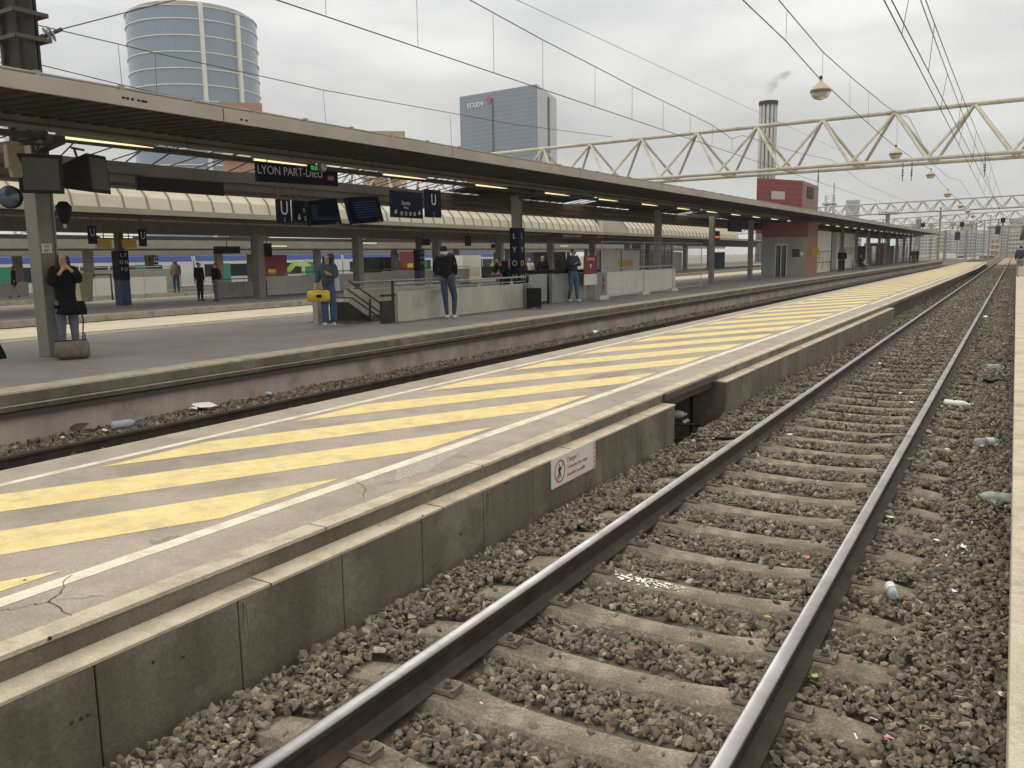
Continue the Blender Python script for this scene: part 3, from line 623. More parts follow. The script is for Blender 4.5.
# catenary mast rising above the first column
ms = empty('catenary_mast', (X(-13.6, 8.1), 8.1, 3.8), 0, 'dark square steel mast rising above the canopy at left edge', 'mast')
b = MB(); b.box(-.2, -.13, -.26, .16, 0, 4); b.box(-.13, .2, -.20, -.16, 0, 4); b.box(-.13, .17, .12, .16, 0, 4); b.tube([(.2, -.05, 0), (.2, -.05, 4)], .11, 12); b.build('shaft', dgrey, ms)
for z in (float(hit(20, 38, x=-13.4)[2])-3.8, float(hit(20, 13, x=-13.4)[2])-3.8):
    b = MB(); b.box(-.24, .36, -.32, -.28, z-.03, z+.03); b.box(-.24, .36, .18, .22, z-.03, z+.03); b.box(.34, .37, -.32, .22, z-.03, z+.03); b.build('clamp', browns, ms)
ins = empty('insulated_stay', (X(-13.6, 8.34), 8.5, 5.45), 0, 'glass disc insulator and stay wire strung from the left mast', 'insulator')
a = hit(37, 40, x=-13.45)-np.array(ins.location); c_ = hit(62, 29, x=-13.3)-np.array(ins.location); e_ = hit(182, -2, x=-12.9)-np.array(ins.location); f_ = hit(300, -34, x=-12.5)-np.array(ins.location)
b = MB(); b.tube([a, c_], .03, 8); b.tube([a+(c_-a)*.05, a+(c_-a)*.3], .05, 8); b.build('strain_rod', browns, ins)
b = MB(); d_ = (c_-a)/np.linalg.norm(c_-a)
for t in (.45, .6): p = a+(c_-a)*t; b.tube([p-d_*.02, p+d_*.012], .13, 16, r2=.07)
b.build('glass_disc', mat('insulator_glass', (.55, .6, .55), rough=.15, trans=.35), ins, smooth=True)
b = MB(); b.tube([c_, e_, f_], .009, 5); b.build('stay_wire', wirem, ins)

# loudspeakers / projectors clustered at first column
def prj(loc, rz, tilt, label, w=.34, h=.30, d=.34, m=dgrey):
    r = empty('loudspeaker', loc, 0, label, 'loudspeaker', 'speakers and floodlights on the first column'); r.rotation_euler = (tilt, 0, rz)
    b = MB(); b.hexa([(-w/2, 0, -h/2), (w/2, 0, -h/2), (w*.28, d, -h*.28), (-w*.28, d, -h*.28), (-w/2, 0, h/2), (w/2, 0, h/2), (w*.28, d, h*.28), (-w*.28, d, h*.28)]); b.build('horn', m, r, bevel=.012)
    b = MB(); b.box(-w*.40, w*.40, -.012, .002, -h*.40, h*.40); b.build('grille', glassl if m is not dgrey else mat('speaker_mesh', (.10, .10, .095), (.14, .14, .13), 30, .7), r)
    b = MB(); b.tube([(0, d*.5, h*.2), (0, d*.6, h*.5+.12)], .02, 6); b.tube([(-w*.3, d*.5, h*.5+.12), (w*.3, d*.5, h*.5+.12)], .02, 6); b.build('bracket', browns, r)
    return r
cx0, cy0 = X(-13.6, 8.1), 8.1
prj(tuple(hit(41, 174, x=-12.95)), R(62), R(12), 'big dark boxy loudspeaker tilted down in front of the column', .62, .60, .45)
prj(tuple(hit(99, 174, x=-12.95)), R(112), R(-4), 'dark boxy loudspeaker facing right beside the column', .52, .62, .62)
r = empty('floodlight', tuple(hit(9, 197, x=-12.9)), R(35), 'round glass floodlight left of the column', 'floodlight')
b = MB(); b.lathe([(.0, .0), (.155, 0), (.17, .02), (.16, .10), (.07, .24), (0, .25)], (0, 0, 0), 20); o = b.build('housing', black, r, smooth=True); o.rotation_euler = (R(-90), 0, 0)
b = MB(); b.lathe([(0, -.03), (.07, -.026), (.12, -.015), (.15, .002)], (0, 0, 0), 20); o = b.build('lens', mat('lens_glass', (.10, .13, .17), rough=.12, metal=.3), r, smooth=True); o.rotation_euler = (R(-90), 0, 0)
r = empty('security_camera', tuple(hit(64, 212, x=-13.0)), R(30), 'small dark drooping lamp hanging right of the column', 'lamp')
b = MB(); b.lathe([(0, -.20), (.05, -.17), (.11, -.02), (.12, .08), (.06, .16), (0, .17)], (0, 0, 0), 14); b.build('hood', black, r, smooth=True)
b = MB(); b.box(-.02, .02, -.02, .02, -.25, -.18); b.build('tip', steel, r)
r = empty('junction_box', tuple(hit(14, 157, x=-13.1)), 0, 'cream metal box high on the left of the column', 'box')
b = MB(); b.box(-.06, .06, -.12, .14, -.17, .17); b.build('case', mat('cream_box', (.34, .30, .20), rough=.6), r, bevel=.01); b = MB(); b.hexa([(-.05, -.06, -.3), (.05, -.06, -.3), (.05, .06, -.3), (-.05, .06, -.3), (-.05, -.08, -.17), (.05, -.08, -.17), (.05, .12, -.17), (-.05, .12, -.17)]); b.build('duct', mat('cream_box', (.34, .30, .20)), r)
r = empty('sensor_box', tuple(hit(171, 140, x=-13.0)), 0, 'small pale box under the girder above the black board', 'box')
b = MB(); b.box(-.05, .05, -.13, .13, -.10, .12); b.build('case', grey_paint, r, bevel=.01); b = MB(); b.tube([(0, -.1, -.1), (0, -.1, -.22), (0, .05, -.22), (0, .05, -.1)], .012, 5); b.build('loop', coldark, r)

# ------------------------------------------------------------------ signs hanging under the canopy
def quad_sign(name, corners, label, m, cat='sign', th=.05, plane=None):
    """corners tl,tr,br,bl in world; a board of real thickness"""
    P_ = [np.array(c) for c in corners]; o = P_[3]
    r = empty(name, tuple(o), 0, label, cat)
    nrm = np.cross(P_[2]-P_[3], P_[0]-P_[3]); nrm /= np.linalg.norm(nrm)
    b = MB(); b.hexa([tuple(p-o) for p in (P_[3], P_[2], P_[2]-nrm*th, P_[3]-nrm*th, P_[0], P_[1], P_[1]-nrm*th, P_[0]-nrm*th)]); b.build('board', m, r)
    return r, P_, nrm
def on_sign(P_, nrm, u, v):      # matrix at fraction u,v of board, x to the right
    bl, br, tl = P_[3], P_[2], P_[0]; a = (br-bl)/np.linalg.norm(br-bl); up = np.cross(nrm, a)
    p = (br-bl)*u+(tl-bl)*v+nrm*.004
    return Matrix(((a[0], up[0], nrm[0], p[0]), (a[1], up[1], nrm[1], p[1]), (a[2], up[2], nrm[2], p[2]), (0, 0, 0, 1)))
def hang(r, P_, top, m=coldark):
    b = MB()
    for t in (.12, .88): p = P_[0]+(P_[1]-P_[0])*t-P_[3]; b.tube([tuple(p), (p[0], p[1], top-P_[3][2])], .015, 5)
    b.build('hanger', m, r)
txt = mat('sign_lettering', (.62, .62, .62), rough=.5)
def hsign(px0, py0, px1, py1, xx, name, label, m, h_l=None, th=.06, cat='sign'):
    a = hit(px0, py0, x=xx); c = hit(px1, py1, x=xx); z1 = a[2]; z0 = hit(px0, py1, x=xx)[2]
    return quad_sign(name, [(xx, a[1], z1), (xx, c[1], z1), (xx, c[1], z0), (xx, a[1], z0)], label, m, cat, th)
r, P_, n_ = quad_sign('station_name_sign', [(-13, 12.2, 3.80), (-13, 14.55, 3.82), (-13, 14.55, 3.47), (-13, 12.2, 3.42)], 'long dark blue station sign reading LYON PART-DIEU', navy)
text('LYON PART-DIEU', .235, txt, r, on_sign(P_, n_, .40, .60), depth=.002); hang(r, P_, 3.88)
b = MB(); M_ = on_sign(P_, n_, .9, .42); b.box(-.1, .1, -.055, .055, 0, .004); o = b.build('logo_plate', mat('logo_red', (.25, .03, .06), rough=.5), r); o.matrix_local = M_
text('SNCF', .085, txt, r, M_ @ Matrix.Translation((0, 0, .005)), depth=.001)
r, P_, n_ = hsign(137, 176, 224, 190, -13.6, 'blank_board', 'long plain black hanging board with its back to the camera', black); hang(r, P_, 3.6)
def usign(px0, py0, px1, py1, xx, label, arrow):
    r, P_, n_ = hsign(px0, py0, px1, py1, xx, 'platform_letter_sign', label, navy); hang(r, P_, 3.75)
    text('U', .42, txt, r, on_sign(P_, n_, .5, .62), depth=.002, sx=.8); text(arrow, .14, txt, r, on_sign(P_, n_, .5 if len(arrow) < 2 else .5, .14), depth=.001); return r
usign(277, 199, 291.5, 223, -13.6, 'dark sign with a white letter U left of the screens', '1')
usign(425.5, 189, 441.5, 217, -13.6, 'dark sign with a white letter U right of the exit sign', '1')
def arrow(r, M, s=.08):
    b = MB(); b.add([(-.2*s, 1*s, 0), (.2*s, 1*s, 0), (.2*s, 0, 0), (.6*s, .3*s, 0), (.6*s, -.1*s, 0), (0, -.7*s, 0), (-.6*s, -.1*s, 0), (-.6*s, .3*s, 0), (-.2*s, 0, 0)], [(0, 1, 2, 3, 4, 5, 6, 7, 8)])
    o = b.build('arrow', txt, board_of(r)); o.matrix_local = M
r, P_, n_ = hsign(391, 190, 423, 217, -13.6, 'exit_sign', 'dark hanging sign reading Sortie with white arrows', navy); hang(r, P_, 3.75)
text('Sortie', .15, txt, r, on_sign(P_, n_, .45, .55), depth=.001); text('Villette', .07, txt, r, on_sign(P_, n_, .45, .38), depth=.001); arrow(r, on_sign(P_, n_, .88, .2)); arrow(r, on_sign(P_, n_, .12, .2) @ Matrix.Rotation(R(-45), 4, 'Z'))
for i in range(4):
    b = MB(); b.box(-.05, .05, -.05, .05, 0, .003); o = b.build('pictogram', mat('pictogram', (.3, .3, .32), rough=.6), board_of(r)); o.matrix_local = on_sign(P_, n_, .3+.14*i, .16)
r, P_, n_ = hsign(293, 200, 320, 222, -13.75, 'exit_sign', 'dark hanging exit sign partly behind the departure screen', navy); hang(r, P_, 3.75)
text('Sortie', .13, txt, r, on_sign(P_, n_, .55, .55), depth=.001); arrow(r, on_sign(P_, n_, .2, .2))
for i in range(2):
    b = MB(); b.box(-.05, .05, -.05, .05, 0, .003); o = b.build('pictogram', mat('pictogram', (.3, .3, .32)), board_of(r)); o.matrix_local = on_sign(P_, n_, .45+.17*i, .18)
blue_l = mat('screen_blue_line', (.012, .03, .085), emit=.12, rough=.4)
for (tl, tr, br, bl), lb in (((((307, 201), (336.5, 198), (342, 224), (311, 225))), 'left departure screen, glowing faint blue lines'), ((((346, 197.5), (378, 196), (384, 221), (353, 224))), 'right departure screen, dark and tilted')):
    cs = [hit(*p, x=xx) for p, xx in ((tl, -13.35), (tr, -13.35), (br, -13.15), (bl, -13.15))]
    r, P_, n_ = quad_sign('departure_screen', cs, lb, screenm, 'screen', .10); hang(r, P_, 3.7)
    for i in range(7):
        b = MB(); b.box(-.42, .42, -.011, .011, 0, .003); o = b.build('text_line', blue_l, board_of(r)); o.matrix_local = on_sign(P_, n_, .52, .22+.095*i)
    b = MB(); b.box(-.05, .05, -.012, .012, 0, .003); o = b.build('maker_mark', mat('red_mark', (.3, .05, .04)), r); o.matrix_local = on_sign(P_, n_, .85, .05)
# clock and green exit light near the name sign
r = empty('platform_clock', tuple(hit(322, 167, x=-12.9)), 0, 'small round clock beside the station name sign', 'clock')
b = MB(); b.tube([(-.05, 0, 0), (.05, 0, 0)], .105, 18); b.build('case', grey_paint, r)
b = MB(); b.tube([(.05, 0, 0), (.056, 0, 0)], .085, 18); b.build('dial', whitep, r)
b = MB(); b.box(.058, .06, -.006, .006, 0, .07); b.box(.058, .06, 0, .05, -.006, .006); b.build('hands', black, r)
r = empty('emergency_light', tuple(hit(313, 168, x=-12.95)), 0, 'small green emergency exit light above the station sign', 'sign')
b = MB(); b.box(-.04, .03, -.13, .13, -.07, .07); b.build('case', black, r); b = MB(); b.box(.031, .035, -.10, .0, -.045, .045); b.box(.031, .035, .02, .10, -.045, .045); b.build('green_face', mat('green_lit', (.05, .45, .15), emit=.35), r)
for px, py, w, lb in ((716, 236, .5, 'orange lettered info screen right of the fence columns'), (735, 227, 1.2, 'dark blue info screen before the red tower base'), (777, 229, 1.0, 'small red dotted info screen under the red tower')):
    p = hit(px, py, x=-13.2); r = empty('info_screen', tuple(p), 0, lb, 'screen'); b = MB(); b.box(-.05, .05, -w, w, -.25, .25); b.build('case', navy if w > 1.1 else black, r)
    b = MB()
    for i in range(5): b.box(.052, .055, -w*.7+i*w*.3, -w*.7+i*w*.3+.12, -.1, 0)
    if w < 1.1: b.build('lit_characters', mat('orange_lit', (.8, .12, .05), emit=.8), r)

# ------------------------------------------------------------------ stairwell, parapets, railings on the canopied platform
r = empty('stairway', (X(-13.8, 14.3), 14.3, zP), 0, 'stairwell opening going down behind the woman with the yellow bag', 'stairs'); SL = Vector(r.location)
def sp_(b, name, m, **k): o = b.build(name, m, r, loc=SL, **k); o.location = (0, 0, 0); return o
b = MB()
for i in range(14):
    y = HY0+.1+.3*i; z = .37-.17*(i+1); b.prof([(HX0+.06, z-.3), (HX1-.06, z-.3), (HX1-.06, z), (HX0+.06, z)], y, y+.3, drift=True)
sp_(b, 'steps', parap)
b = MB(); b.prof([(HX0, -2.2), (HX0+.05, -2.2), (HX0+.05, .37), (HX0, .37)], HY0, HY1, drift=True); b.prof([(HX1-.05, -2.2), (HX1, -2.2), (HX1, .37), (HX1-.05, .37)], HY0, HY1, drift=True); b.prof([(HX0, -2.2), (HX1, -2.2), (HX1, -2.1), (HX0, -2.1)], HY0+4, HY1, drift=True); b.prof([(HX0, -2.2), (HX1, -2.2), (HX1, .37), (HX0, .37)], HY1-.1, HY1, drift=True)
sp_(b, 'shaft_wall', wallc)
def yz(px, py, xx=-13.35): p = hit(px, py, x=xx); return (xx, p[1], p[2])
b = MB()
for a, c in (((349, 281), (387, 308)), ((347, 289), (391, 320))): b.tube([yz(*a), yz(*c)], .022, 6)
b.tube([yz(330, 297), yz(352, 298), yz(385, 321)], .022, 6)
b.tube([yz(370, 299), yz(370, 319)], .03, 6); sp_(b, 'sloping_handrail', browns)
b = MB(); p = [yz(334, 302), yz(348, 302), yz(374, 320.5), yz(334, 321)]
b.add([(x, y, z) for x, y, z in p]+[(x-.05, y, z) for x, y, z in p], [(0, 1, 2, 3), (7, 6, 5, 4), (0, 4, 5, 1), (1, 5, 6, 2), (2, 6, 7, 3), (3, 7, 4, 0)]); sp_(b, 'side_panel', dgrey)
b = MB(); p = yz(317, 300, -13.9), yz(321.5, 300, -13.9); b.box(-14.05, -13.9, p[0][1], p[1][1], .374, 1.08); sp_(b, 'end_pier', parap)
def parapet(x, y0, y1, h, label, rail_h=None, th=.18, m=parap, joints=False):
    r = empty('parapet', (X(x, y0), y0, zP), 0, label, 'wall'); L_ = Vector(r.location)
    b = MB()
    if joints:
        y = y0
        while y < y1-.05: b.prof([(x-th, zP), (x, zP), (x, zP+h), (x-th, zP+h)], y+.006, min(y+1.35, y1), drift=True); y += 1.36
    else: b.prof([(x-th, zP), (x, zP), (x, zP+h), (x-th, zP+h)], y0, y1, drift=True)
    o = b.build('concrete_wall', m, r, loc=L_, bevel=.01); o.location = (0, 0, 0)
    if rail_h:
        b = MB(); b.tube([(X(x-.06, y0), y0, zP+rail_h), (X(x-.06, y1), y1, zP+rail_h)], .027, 8); b.tube([(X(x-.06, y0), y0, zP+rail_h-.13), (X(x-.06, y1), y1, zP+rail_h-.13)], .014, 6); y = y0+.2
        while y < y1: b.box(X(x-.06, y)-.015, X(x-.06, y)+.015, y-.07, y+.07, zP+h-.02, zP+rail_h-.12); b.tube([(X(x-.06, y), y, zP+h), (X(x-.06, y), y, zP+rail_h)], .014, 5); y += 1.7
        o = b.build('handrail', steel, r, loc=L_); o.location = (0, 0, 0)
    return r
parapet(-12.62, 15.9, 22.0, .70, 'pale concrete parapet with handrail where the masked man leans', .90, .16)
parapet(-15.0, float(hit(345, 300, x=-15)[1]), 22.0, .70, 'pale concrete parapet along the back of the stairwell', .88, .16)
parapet(-12.9, 28.2, 35.2, .88, 'white brick-like parapet behind the mesh fence', 1.02, .18, whitep, True)
b = MB(); b.tube([(X(-12.7, 15.8), 15.82, zP), (X(-12.7, 15.8), 15.82, zP+.98)], .035, 8); b.box(X(-12.75, 15.8), X(-12.65, 15.8), 15.4, 15.85, zP+.62, zP+.67); b.box(X(-12.72, 15.8), X(-12.66, 15.8), 15.35, 15.8, zP, zP+.52)
tag(b.build('gate_post', dgrey), 'dark post with small tray at the stair parapet end', 'post')
# small bin post at right end of first parapet
r = empty('escalator', (X(-13.6, 23.6), 23.6, zP), 0, 'grey escalator entrance with round black handrail left of the phone man', 'escalator', 'escalators beside the fence')
b = MB(); b.box(-.9, -.8, 0, 3.8, 0, .92); b.box(.0, .1, 0, 3.8, 0, .92); b.box(-.8, 0, 0, 3.6, -.02, .02); b.build('balustrade', mat('escalator_panel', (.20, .20, .185), (.28, .28, .26), 2, .4, .3), r)
for xx in (-.85, .12):
    b = MB(); pts = [(xx, 3.5, .98), (xx, .3, .98)]+[(xx, .3+.47*math.cos(t)-.0, .51+.47*math.sin(t)) for t in np.linspace(math.pi/2, 3*math.pi/2, 10)]+[(xx, .6, .04)]; b.tube(pts, .045, 8); b.build('handrail', black, r, smooth=True)
e2 = copy_tree(r); e2.location = (X(-13.2, 27.4), 27.6, zP); e2.rotation_euler = (0, 0, math.pi); e2.location.x -= .5; e2['label'] = 'grey escalator entrance just right of the phone man'
b = MB(); b.box(-.02, .02, 0, 1.1, .1, .95); o = b.build('glass_screen', glassl); o.location = (X(-12.8, 23.4), 22.4, zP); tag(o, 'grey glass panel between the parapet and the escalator', 'panel')
# mesh fence
GF = 'mesh fence panels on the canopied platform'
def fence_panel(p0, p1, h, label):
    p0 = Vector(p0); p1 = Vector(p1); d = p1-p0; L_ = d.length; r = empty('mesh_fence', tuple(p0), math.atan2(d.y, d.x), label, 'fence', GF)
    b = MB(); b.tube([(0, 0, 0), (0, 0, h), (L_, 0, h), (L_, 0, 0)], .021, 6); b.tube([(0, 0, .12), (L_, 0, .12)], .014, 6); b.build('frame', steel, r)
    b = MB()
    n = int(L_/.11)
    for i in range(1, n): b.box(L_*i/n-.002, L_*i/n+.002, -.002, .002, .12, h)
    for i in range(1, 8): b.box(0, L_, -.0025, .0025, .12+(h-.12)*i/8-.0025, .12+(h-.12)*i/8+.0025)
    b.build('wire_mesh', steel, r)
    for x in (0, ):
        b = MB(); b.hexa([(x-.35, -.12, 0), (x+.35, -.12, 0), (x+.35, .12, 0), (x-.35, .12, 0), (x-.30, -.08, .13), (x+.30, -.08, .13), (x+.30, .08, .13), (x-.30, .08, .13)]); b.build('concrete_foot', parap, r)
fp = [(X(-12.35, 26), 26.6, zP), (X(-12.3, 30), 30.2, zP), (X(-12.3, 33), 33.3, zP), (X(-12.3, 36), 36.8, zP)]
for i, l in enumerate(('nearest mesh fence panel beside the red sign', 'middle mesh fence panel in front of the white parapet', 'last mesh fence panel before the column')): fence_panel(fp[i], fp[i+1], 1.95, l)
r = empty('red_notice', (X(-12.6, 25.8), 25.7, 1.25), 0, 'red and white notice board hung beside the phone man', 'sign')
b = MB(); b.box(0, .03, 0, 1.0, .0, .62); b.build('red_part', redp, r); b = MB(); b.box(0, .028, 0, 1.0, -.36, 0); b.build('white_part', whitep, r)
text('TRAVAUX', .13, txt, r, Matrix(((0, 0, 1, .031), (1, 0, 0, .5), (0, 1, 0, .50), (0, 0, 0, 1))), depth=.001)
b = MB(); b.add([(.032, .42, .33), (.032, .58, .33), (.032, .5, .18)], [(0, 1, 2)]); b.build('arrow', whitep, r)
b = MB(); b.tube([(.0, .1, -.87), (0, .1, .6)], .02, 6); b.tube([(.0, .9, -.87), (0, .9, .6)], .02, 6); b.build('support', steel, r)

# lift kiosk and red tower
r = empty('lift_kiosk', (X(-13.6, 54), 53.7, zP), 0, 'grey kiosk with glass door and brick corner under the red tower', 'kiosk')
KA = Vector((hit(761, 277, z=zP)[0], hit(761, 277, z=zP)[1], zP)); KB = Vector((*hit(805, 276, z=zP)[:2], zP)); KC = Vector((*hit(816.5, 274.5, z=zP)[:2], zP))
r.location = KA
u = (KB-KA).normalized(); back = Vector((KA.x, KA.y, 0)).normalized(); wL = (KB-KA).length
def kbox(b, u0, u1, v0, v1, z0, z1):     # u along front, v outward(-)/back(+)
    P_ = [u*a+back*c for a, c in ((u0, v0), (u1, v0), (u1, v1), (u0, v1))]
    b.hexa([(p.x, p.y, z0) for p in P_]+[(p.x, p.y, z1) for p in P_])
b = MB(); kbox(b, 0, wL*.30, 0, 4, 0, 2.45); kbox(b, wL*.56, wL, 0, 4, 0, 2.45); kbox(b, wL*.30, wL*.56, 0, 4, 2.0, 2.45); b.build('wall', mat('kiosk_grey', (.19, .18, .155), (.25, .24, .21), 1, .6), r)
b = MB(); kbox(b, wL*.30, wL*.56, .06, .12, 0, 2.0); b.build('door_glass', glassd, r)
b = MB()
for a in (.30, .425, .55): kbox(b, wL*a, wL*a+.06, -.02, .05, 0, 2.0)
kbox(b, wL*.30, wL*.56, -.02, .05, 1.94, 2.0); b.build('door_frame', steel, r)
b = MB(); kbox(b, wL*.68, wL*.86, -.03, 0, 1.2, 1.7); b.build('notice', dgrey, r); b = MB(); kbox(b, wL*.88, wL*.94, -.03, 0, 1.3, 1.5); b.build('blue_label', pale, r)
b = MB(); kbox(b, 0, wL+.1, -.06, 4, 2.45, 3.35); b.build('red_band', redp, r)
def ktile(mname):
    pass
cb = (KC-KB); b = MB(); P_ = [KB-KA, KC-KA, KC-KA+back*3, KB-KA+back*3]; b.hexa([(p.x, p.y, 0) for p in P_]+[(p.x, p.y, 3.35) for p in P_]); b.build('brick_corner', brickm, r)
b = MB(); q = (KB+(KC-KB)*.45-KA)-back*.03; b.box(q.x, q.x+.5, q.y-.02, q.y+.02, 1.3, 1.75); b.build('yellow_notice', yelb, r)
# red tiled tower above
def gridmat(name, base, line, su, sv, lw=.06, rough=.4, metal=0., c2=None):
    m = bpy.data.materials.new(name); m.use_nodes = True; t = m.node_tree; n = t.nodes; l = t.links; b = n['Principled BSDF']; b.inputs['Roughness'].default_value = rough; b.inputs['Metallic'].default_value = metal
    uv = n.new('ShaderNodeUVMap'); br = n.new('ShaderNodeTexBrick'); br.offset = 0; br.inputs['Scale'].default_value = 1; br.inputs['Mortar Size'].default_value = lw
    br.inputs['Brick Width'].default_value = su; br.inputs['Row Height'].default_value = sv; br.inputs['Color1'].default_value = (*base, 1); br.inputs['Color2'].default_value = (*(c2 or base), 1); br.inputs['Mortar'].default_value = (*line, 1)
    l.new(uv.outputs[0], br.inputs[0]); l.new(br.outputs[0], b.inputs['Base Color']); MT[name] = m; return m
def prism(name, pts, z0, z1, m, parent=None, top=None, loc=(0, 0, 0)):
    """vertical prism whose walls carry metric UVs"""
    n = len(pts); me = bpy.data.meshes.new(name); vs = [(x-loc[0], y-loc[1], z0-loc[2]) for x, y in pts]+[(x-loc[0], y-loc[1], z1-loc[2]) for x, y in pts]
    me.from_pydata(vs, [], [(i, (i+1) % n, (i+1) % n+n, i+n) for i in range(n)]+[tuple(range(n, 2*n))]); uvl = me.uv_layers.new()
    d = 0; k = 0
    for i in range(n):
        a, c = pts[i], pts[(i+1) % n]; e = math.dist(a, c)
        for q in ((d, z0), (d+e, z0), (d+e, z1), (d, z1)): uvl.data[k].uv = q; k += 1
        d += e
    for i in range(n): uvl.data[k].uv = (0, 0); k += 1
    me.materials.append(m)
    if top: me.materials.append(top); me.polygons[n].material_index = 1
    o = bpy.data.objects.new(name, me); COL.objects.link(o); o.parent = parent; return o
rt_m = gridmat('red_tower_tile', (.15, .014, .017), (.24, .05, .045),   .42, .42, .03, .4, c2=(.18, .018, .021))
rs_m = gridmat('pale_red_tile', (.20, .105, .09), (.25, .16, .14), .42, .42, .03, .6)
T0 = atd(757, 178, 66); T1 = atd(803, 177, 69); T2 = atd(816, 181, 74); hz = T0[2]
r = empty('red_tower', (T0[0], T0[1], 3.4), 0, 'red tiled square tower rising above the canopy', 'tower'); RL = tuple(r.location)
bk = (T2-T1); bk = bk/np.linalg.norm(bk)*7
pts = [tuple(T0[:2]), tuple(T1[:2]), tuple((T1+bk)[:2]), tuple((T0+bk)[:2])]
prism('red_front', pts, 3.4, hz, rt_m, r, roofm, RL)
e = (T1-T0)/np.linalg.norm(T1-T0)*.03
prism('side_wall', [tuple((T1+e)[:2]), tuple((T1+e*2+bk)[:2]), tuple((T1+bk-e*2)[:2]), tuple((T1-e)[:2])], 3.41, hz-.15, rs_m, r, roofm, RL)
w0 = T0+(T1-T0)*.31; w1 = T0+(T1-T0)*.6; nn = np.array([(T1-T0)[1], -(T1-T0)[0], 0]); nn /= np.linalg.norm(nn)
zz1, zz0 = hit(775, 191, y=w0[1])[2], hit(775, 199, y=w0[1])[2]
b = MB(); P4 = [w0, w1, w1+nn*.05, w0+nn*.05]; b.hexa([(p[0]-RL[0], p[1]-RL[1], zz0-RL[2]) for p in P4]+[(p[0]-RL[0], p[1]-RL[1], zz1-RL[2]) for p in P4]); b.build('window', mat('tower_window', (.40, .40, .36), rough=.3), r)
b = MB(); q = T1+bk*.25+e; b.box(q[0]-RL[0], q[0]-RL[0]+.06, q[1]-RL[1], q[1]-RL[1]+2.6, hz-RL[2]-1.25, hz-RL[2]-.35); b.build('vent', dgrey, r)

# waiting shelters and panels beyond the kiosk
def px_box(name, pl, pr, yb, yt, dist_x, m, label, cat, dep=2.0, kids=(), z0=zP):
    a = hit(pl, yb, z=z0); c = hit(pr, yb, z=z0); a = hit(pl, 260, x=dist_x); c = hit(pr, 260, x=dist_x)
    h = hit((pl+pr)/2, yt, x=dist_x)[2]-z0
    r = empty(name, (dist_x, a[1], z0), 0, label, cat); L_ = c[1]-a[1]
    b = MB(); b.box(-dep, 0, 0, L_, 0, h); b.build('body', m, r); return r, L_, h
r, L_, h = px_box('waiting_room', 817, 831, 272, 231, -12.3, whitep, 'white panelled waiting room right of the brick corner', 'shelter', 3)
b = MB(); b.box(0, .02, .1, L_*.45, .2, 1.5); b.build('yellow_drawing', mat('ochre', (.55, .38, .12), (.62, .60, .55), 1.2, .7, lo=.45, hi=.55), r); b = MB()
for z in (.7, 1.5): b.box(.0, .03, 0, L_, z, z+.05)
b.box(0, .04, L_-.2, L_, 0, h); b.build('frame_bar', coldark, r)
r, L_, h = px_box('glass_shelter', 836, 856, 270, 233, -13.0, whitep, 'pale shelter behind the couple standing far down the platform', 'shelter', 2)
b = MB(); b.box(0, .02, L_*.2, L_*.8, 1.2, 1.9); b.build('poster', parap, r)
r, L_, h = px_box('dark_shelter', 866, 881, 268, 246, -13.0, glassd, 'dark glazed shelter beside the seated figure', 'shelter', 2)
b = MB(); b.box(0, .05, -.6, -.1, 0, 3); b.box(0, .05, L_+.1, L_+.5, 0, 3); b.build('light_post', whitep, r)
r, L_, h = px_box('red_kiosk', 883, 888.5, 267, 243, -12.6, brickm, 'small reddish brick kiosk far down the platform', 'kiosk', 2); b = MB(); b.box(0, .04, .3, L_*.6, .8, 1.8); b.build('poster', redp, r)
r, L_, h = px_box('glazed_waiting_room', 893, 917, 266, 246, -12.8, glassl, 'grey glazed waiting room at the far end of the platform', 'shelter', 2.5)
for t in (0, .17, .34, .5, .67, .84, 1): b = MB(); b.box(0, .08, L_*t-.1, L_*t+.1, 0, h+.05); b.build('mullion', steel, r)

# ------------------------------------------------------------------ second quay, vaulted platform, further platforms
b = MB(); b.use(mat('pale_hatched_quay', (.40, .37, .30), (.52, .46, .33), 1.1, .9)); b.prof([(-24.0, -.1), (-21.3, -.1), (-21.3, .07), (-24.0, .07)], -6, 120, drift=True); b.use(coping); b.prof([(-21.3, -.1), (-21.0, -.1), (-21.0, .074), (-21.3, .074)], -6, 120, drift=True); b.prof([(-24.3, -.1), (-24.0, -.1), (-24.0, .074), (-24.3, .074)], -6, 120, drift=True)
b.use(wallc); b.prof([(-24.2, -.6), (-21.1, -.6), (-21.1, -.1), (-24.2, -.1)], -6, 120, drift=True)
struct(b.build('second_striped_quay'), 'pale yellow hatched quay beyond the canopied platform')
zQ = .08
b = MB(); b.use(mat('pale_platform_asphalt', (.25, .235, .22), (.31, .29, .275), 1, .85)); b.prof([(-37.6, -.1), (-27.9, -.1), (-27.9, zQ-.01), (-37.6, zQ-.01)], -6, 140, drift=True)
b.use(coping); b.prof([(-27.9, -.12), (-27.3, -.12), (-27.3, zQ), (-27.9, zQ)], -6, 140, drift=True); b.use(wallc); b.prof([(-37.4, -.6), (-27.6, -.6), (-27.6, -.12), (-37.4, -.12)], -6, 140, drift=True)
struct(b.build('vaulted_platform'), 'pale platform beyond the second quay, under the vaulted canopy')
b = MB(); b.use(MT['pale_platform_asphalt']); b.prof([(-53, -.2), (-43.4, -.2), (-43.4, .05), (-53, .05)], -6, 140, drift=True); b.use(coping); b.prof([(-43.4, -.3), (-43.1, -.3), (-43.1, .06), (-43.4, .06)], -6, 140, drift=True)
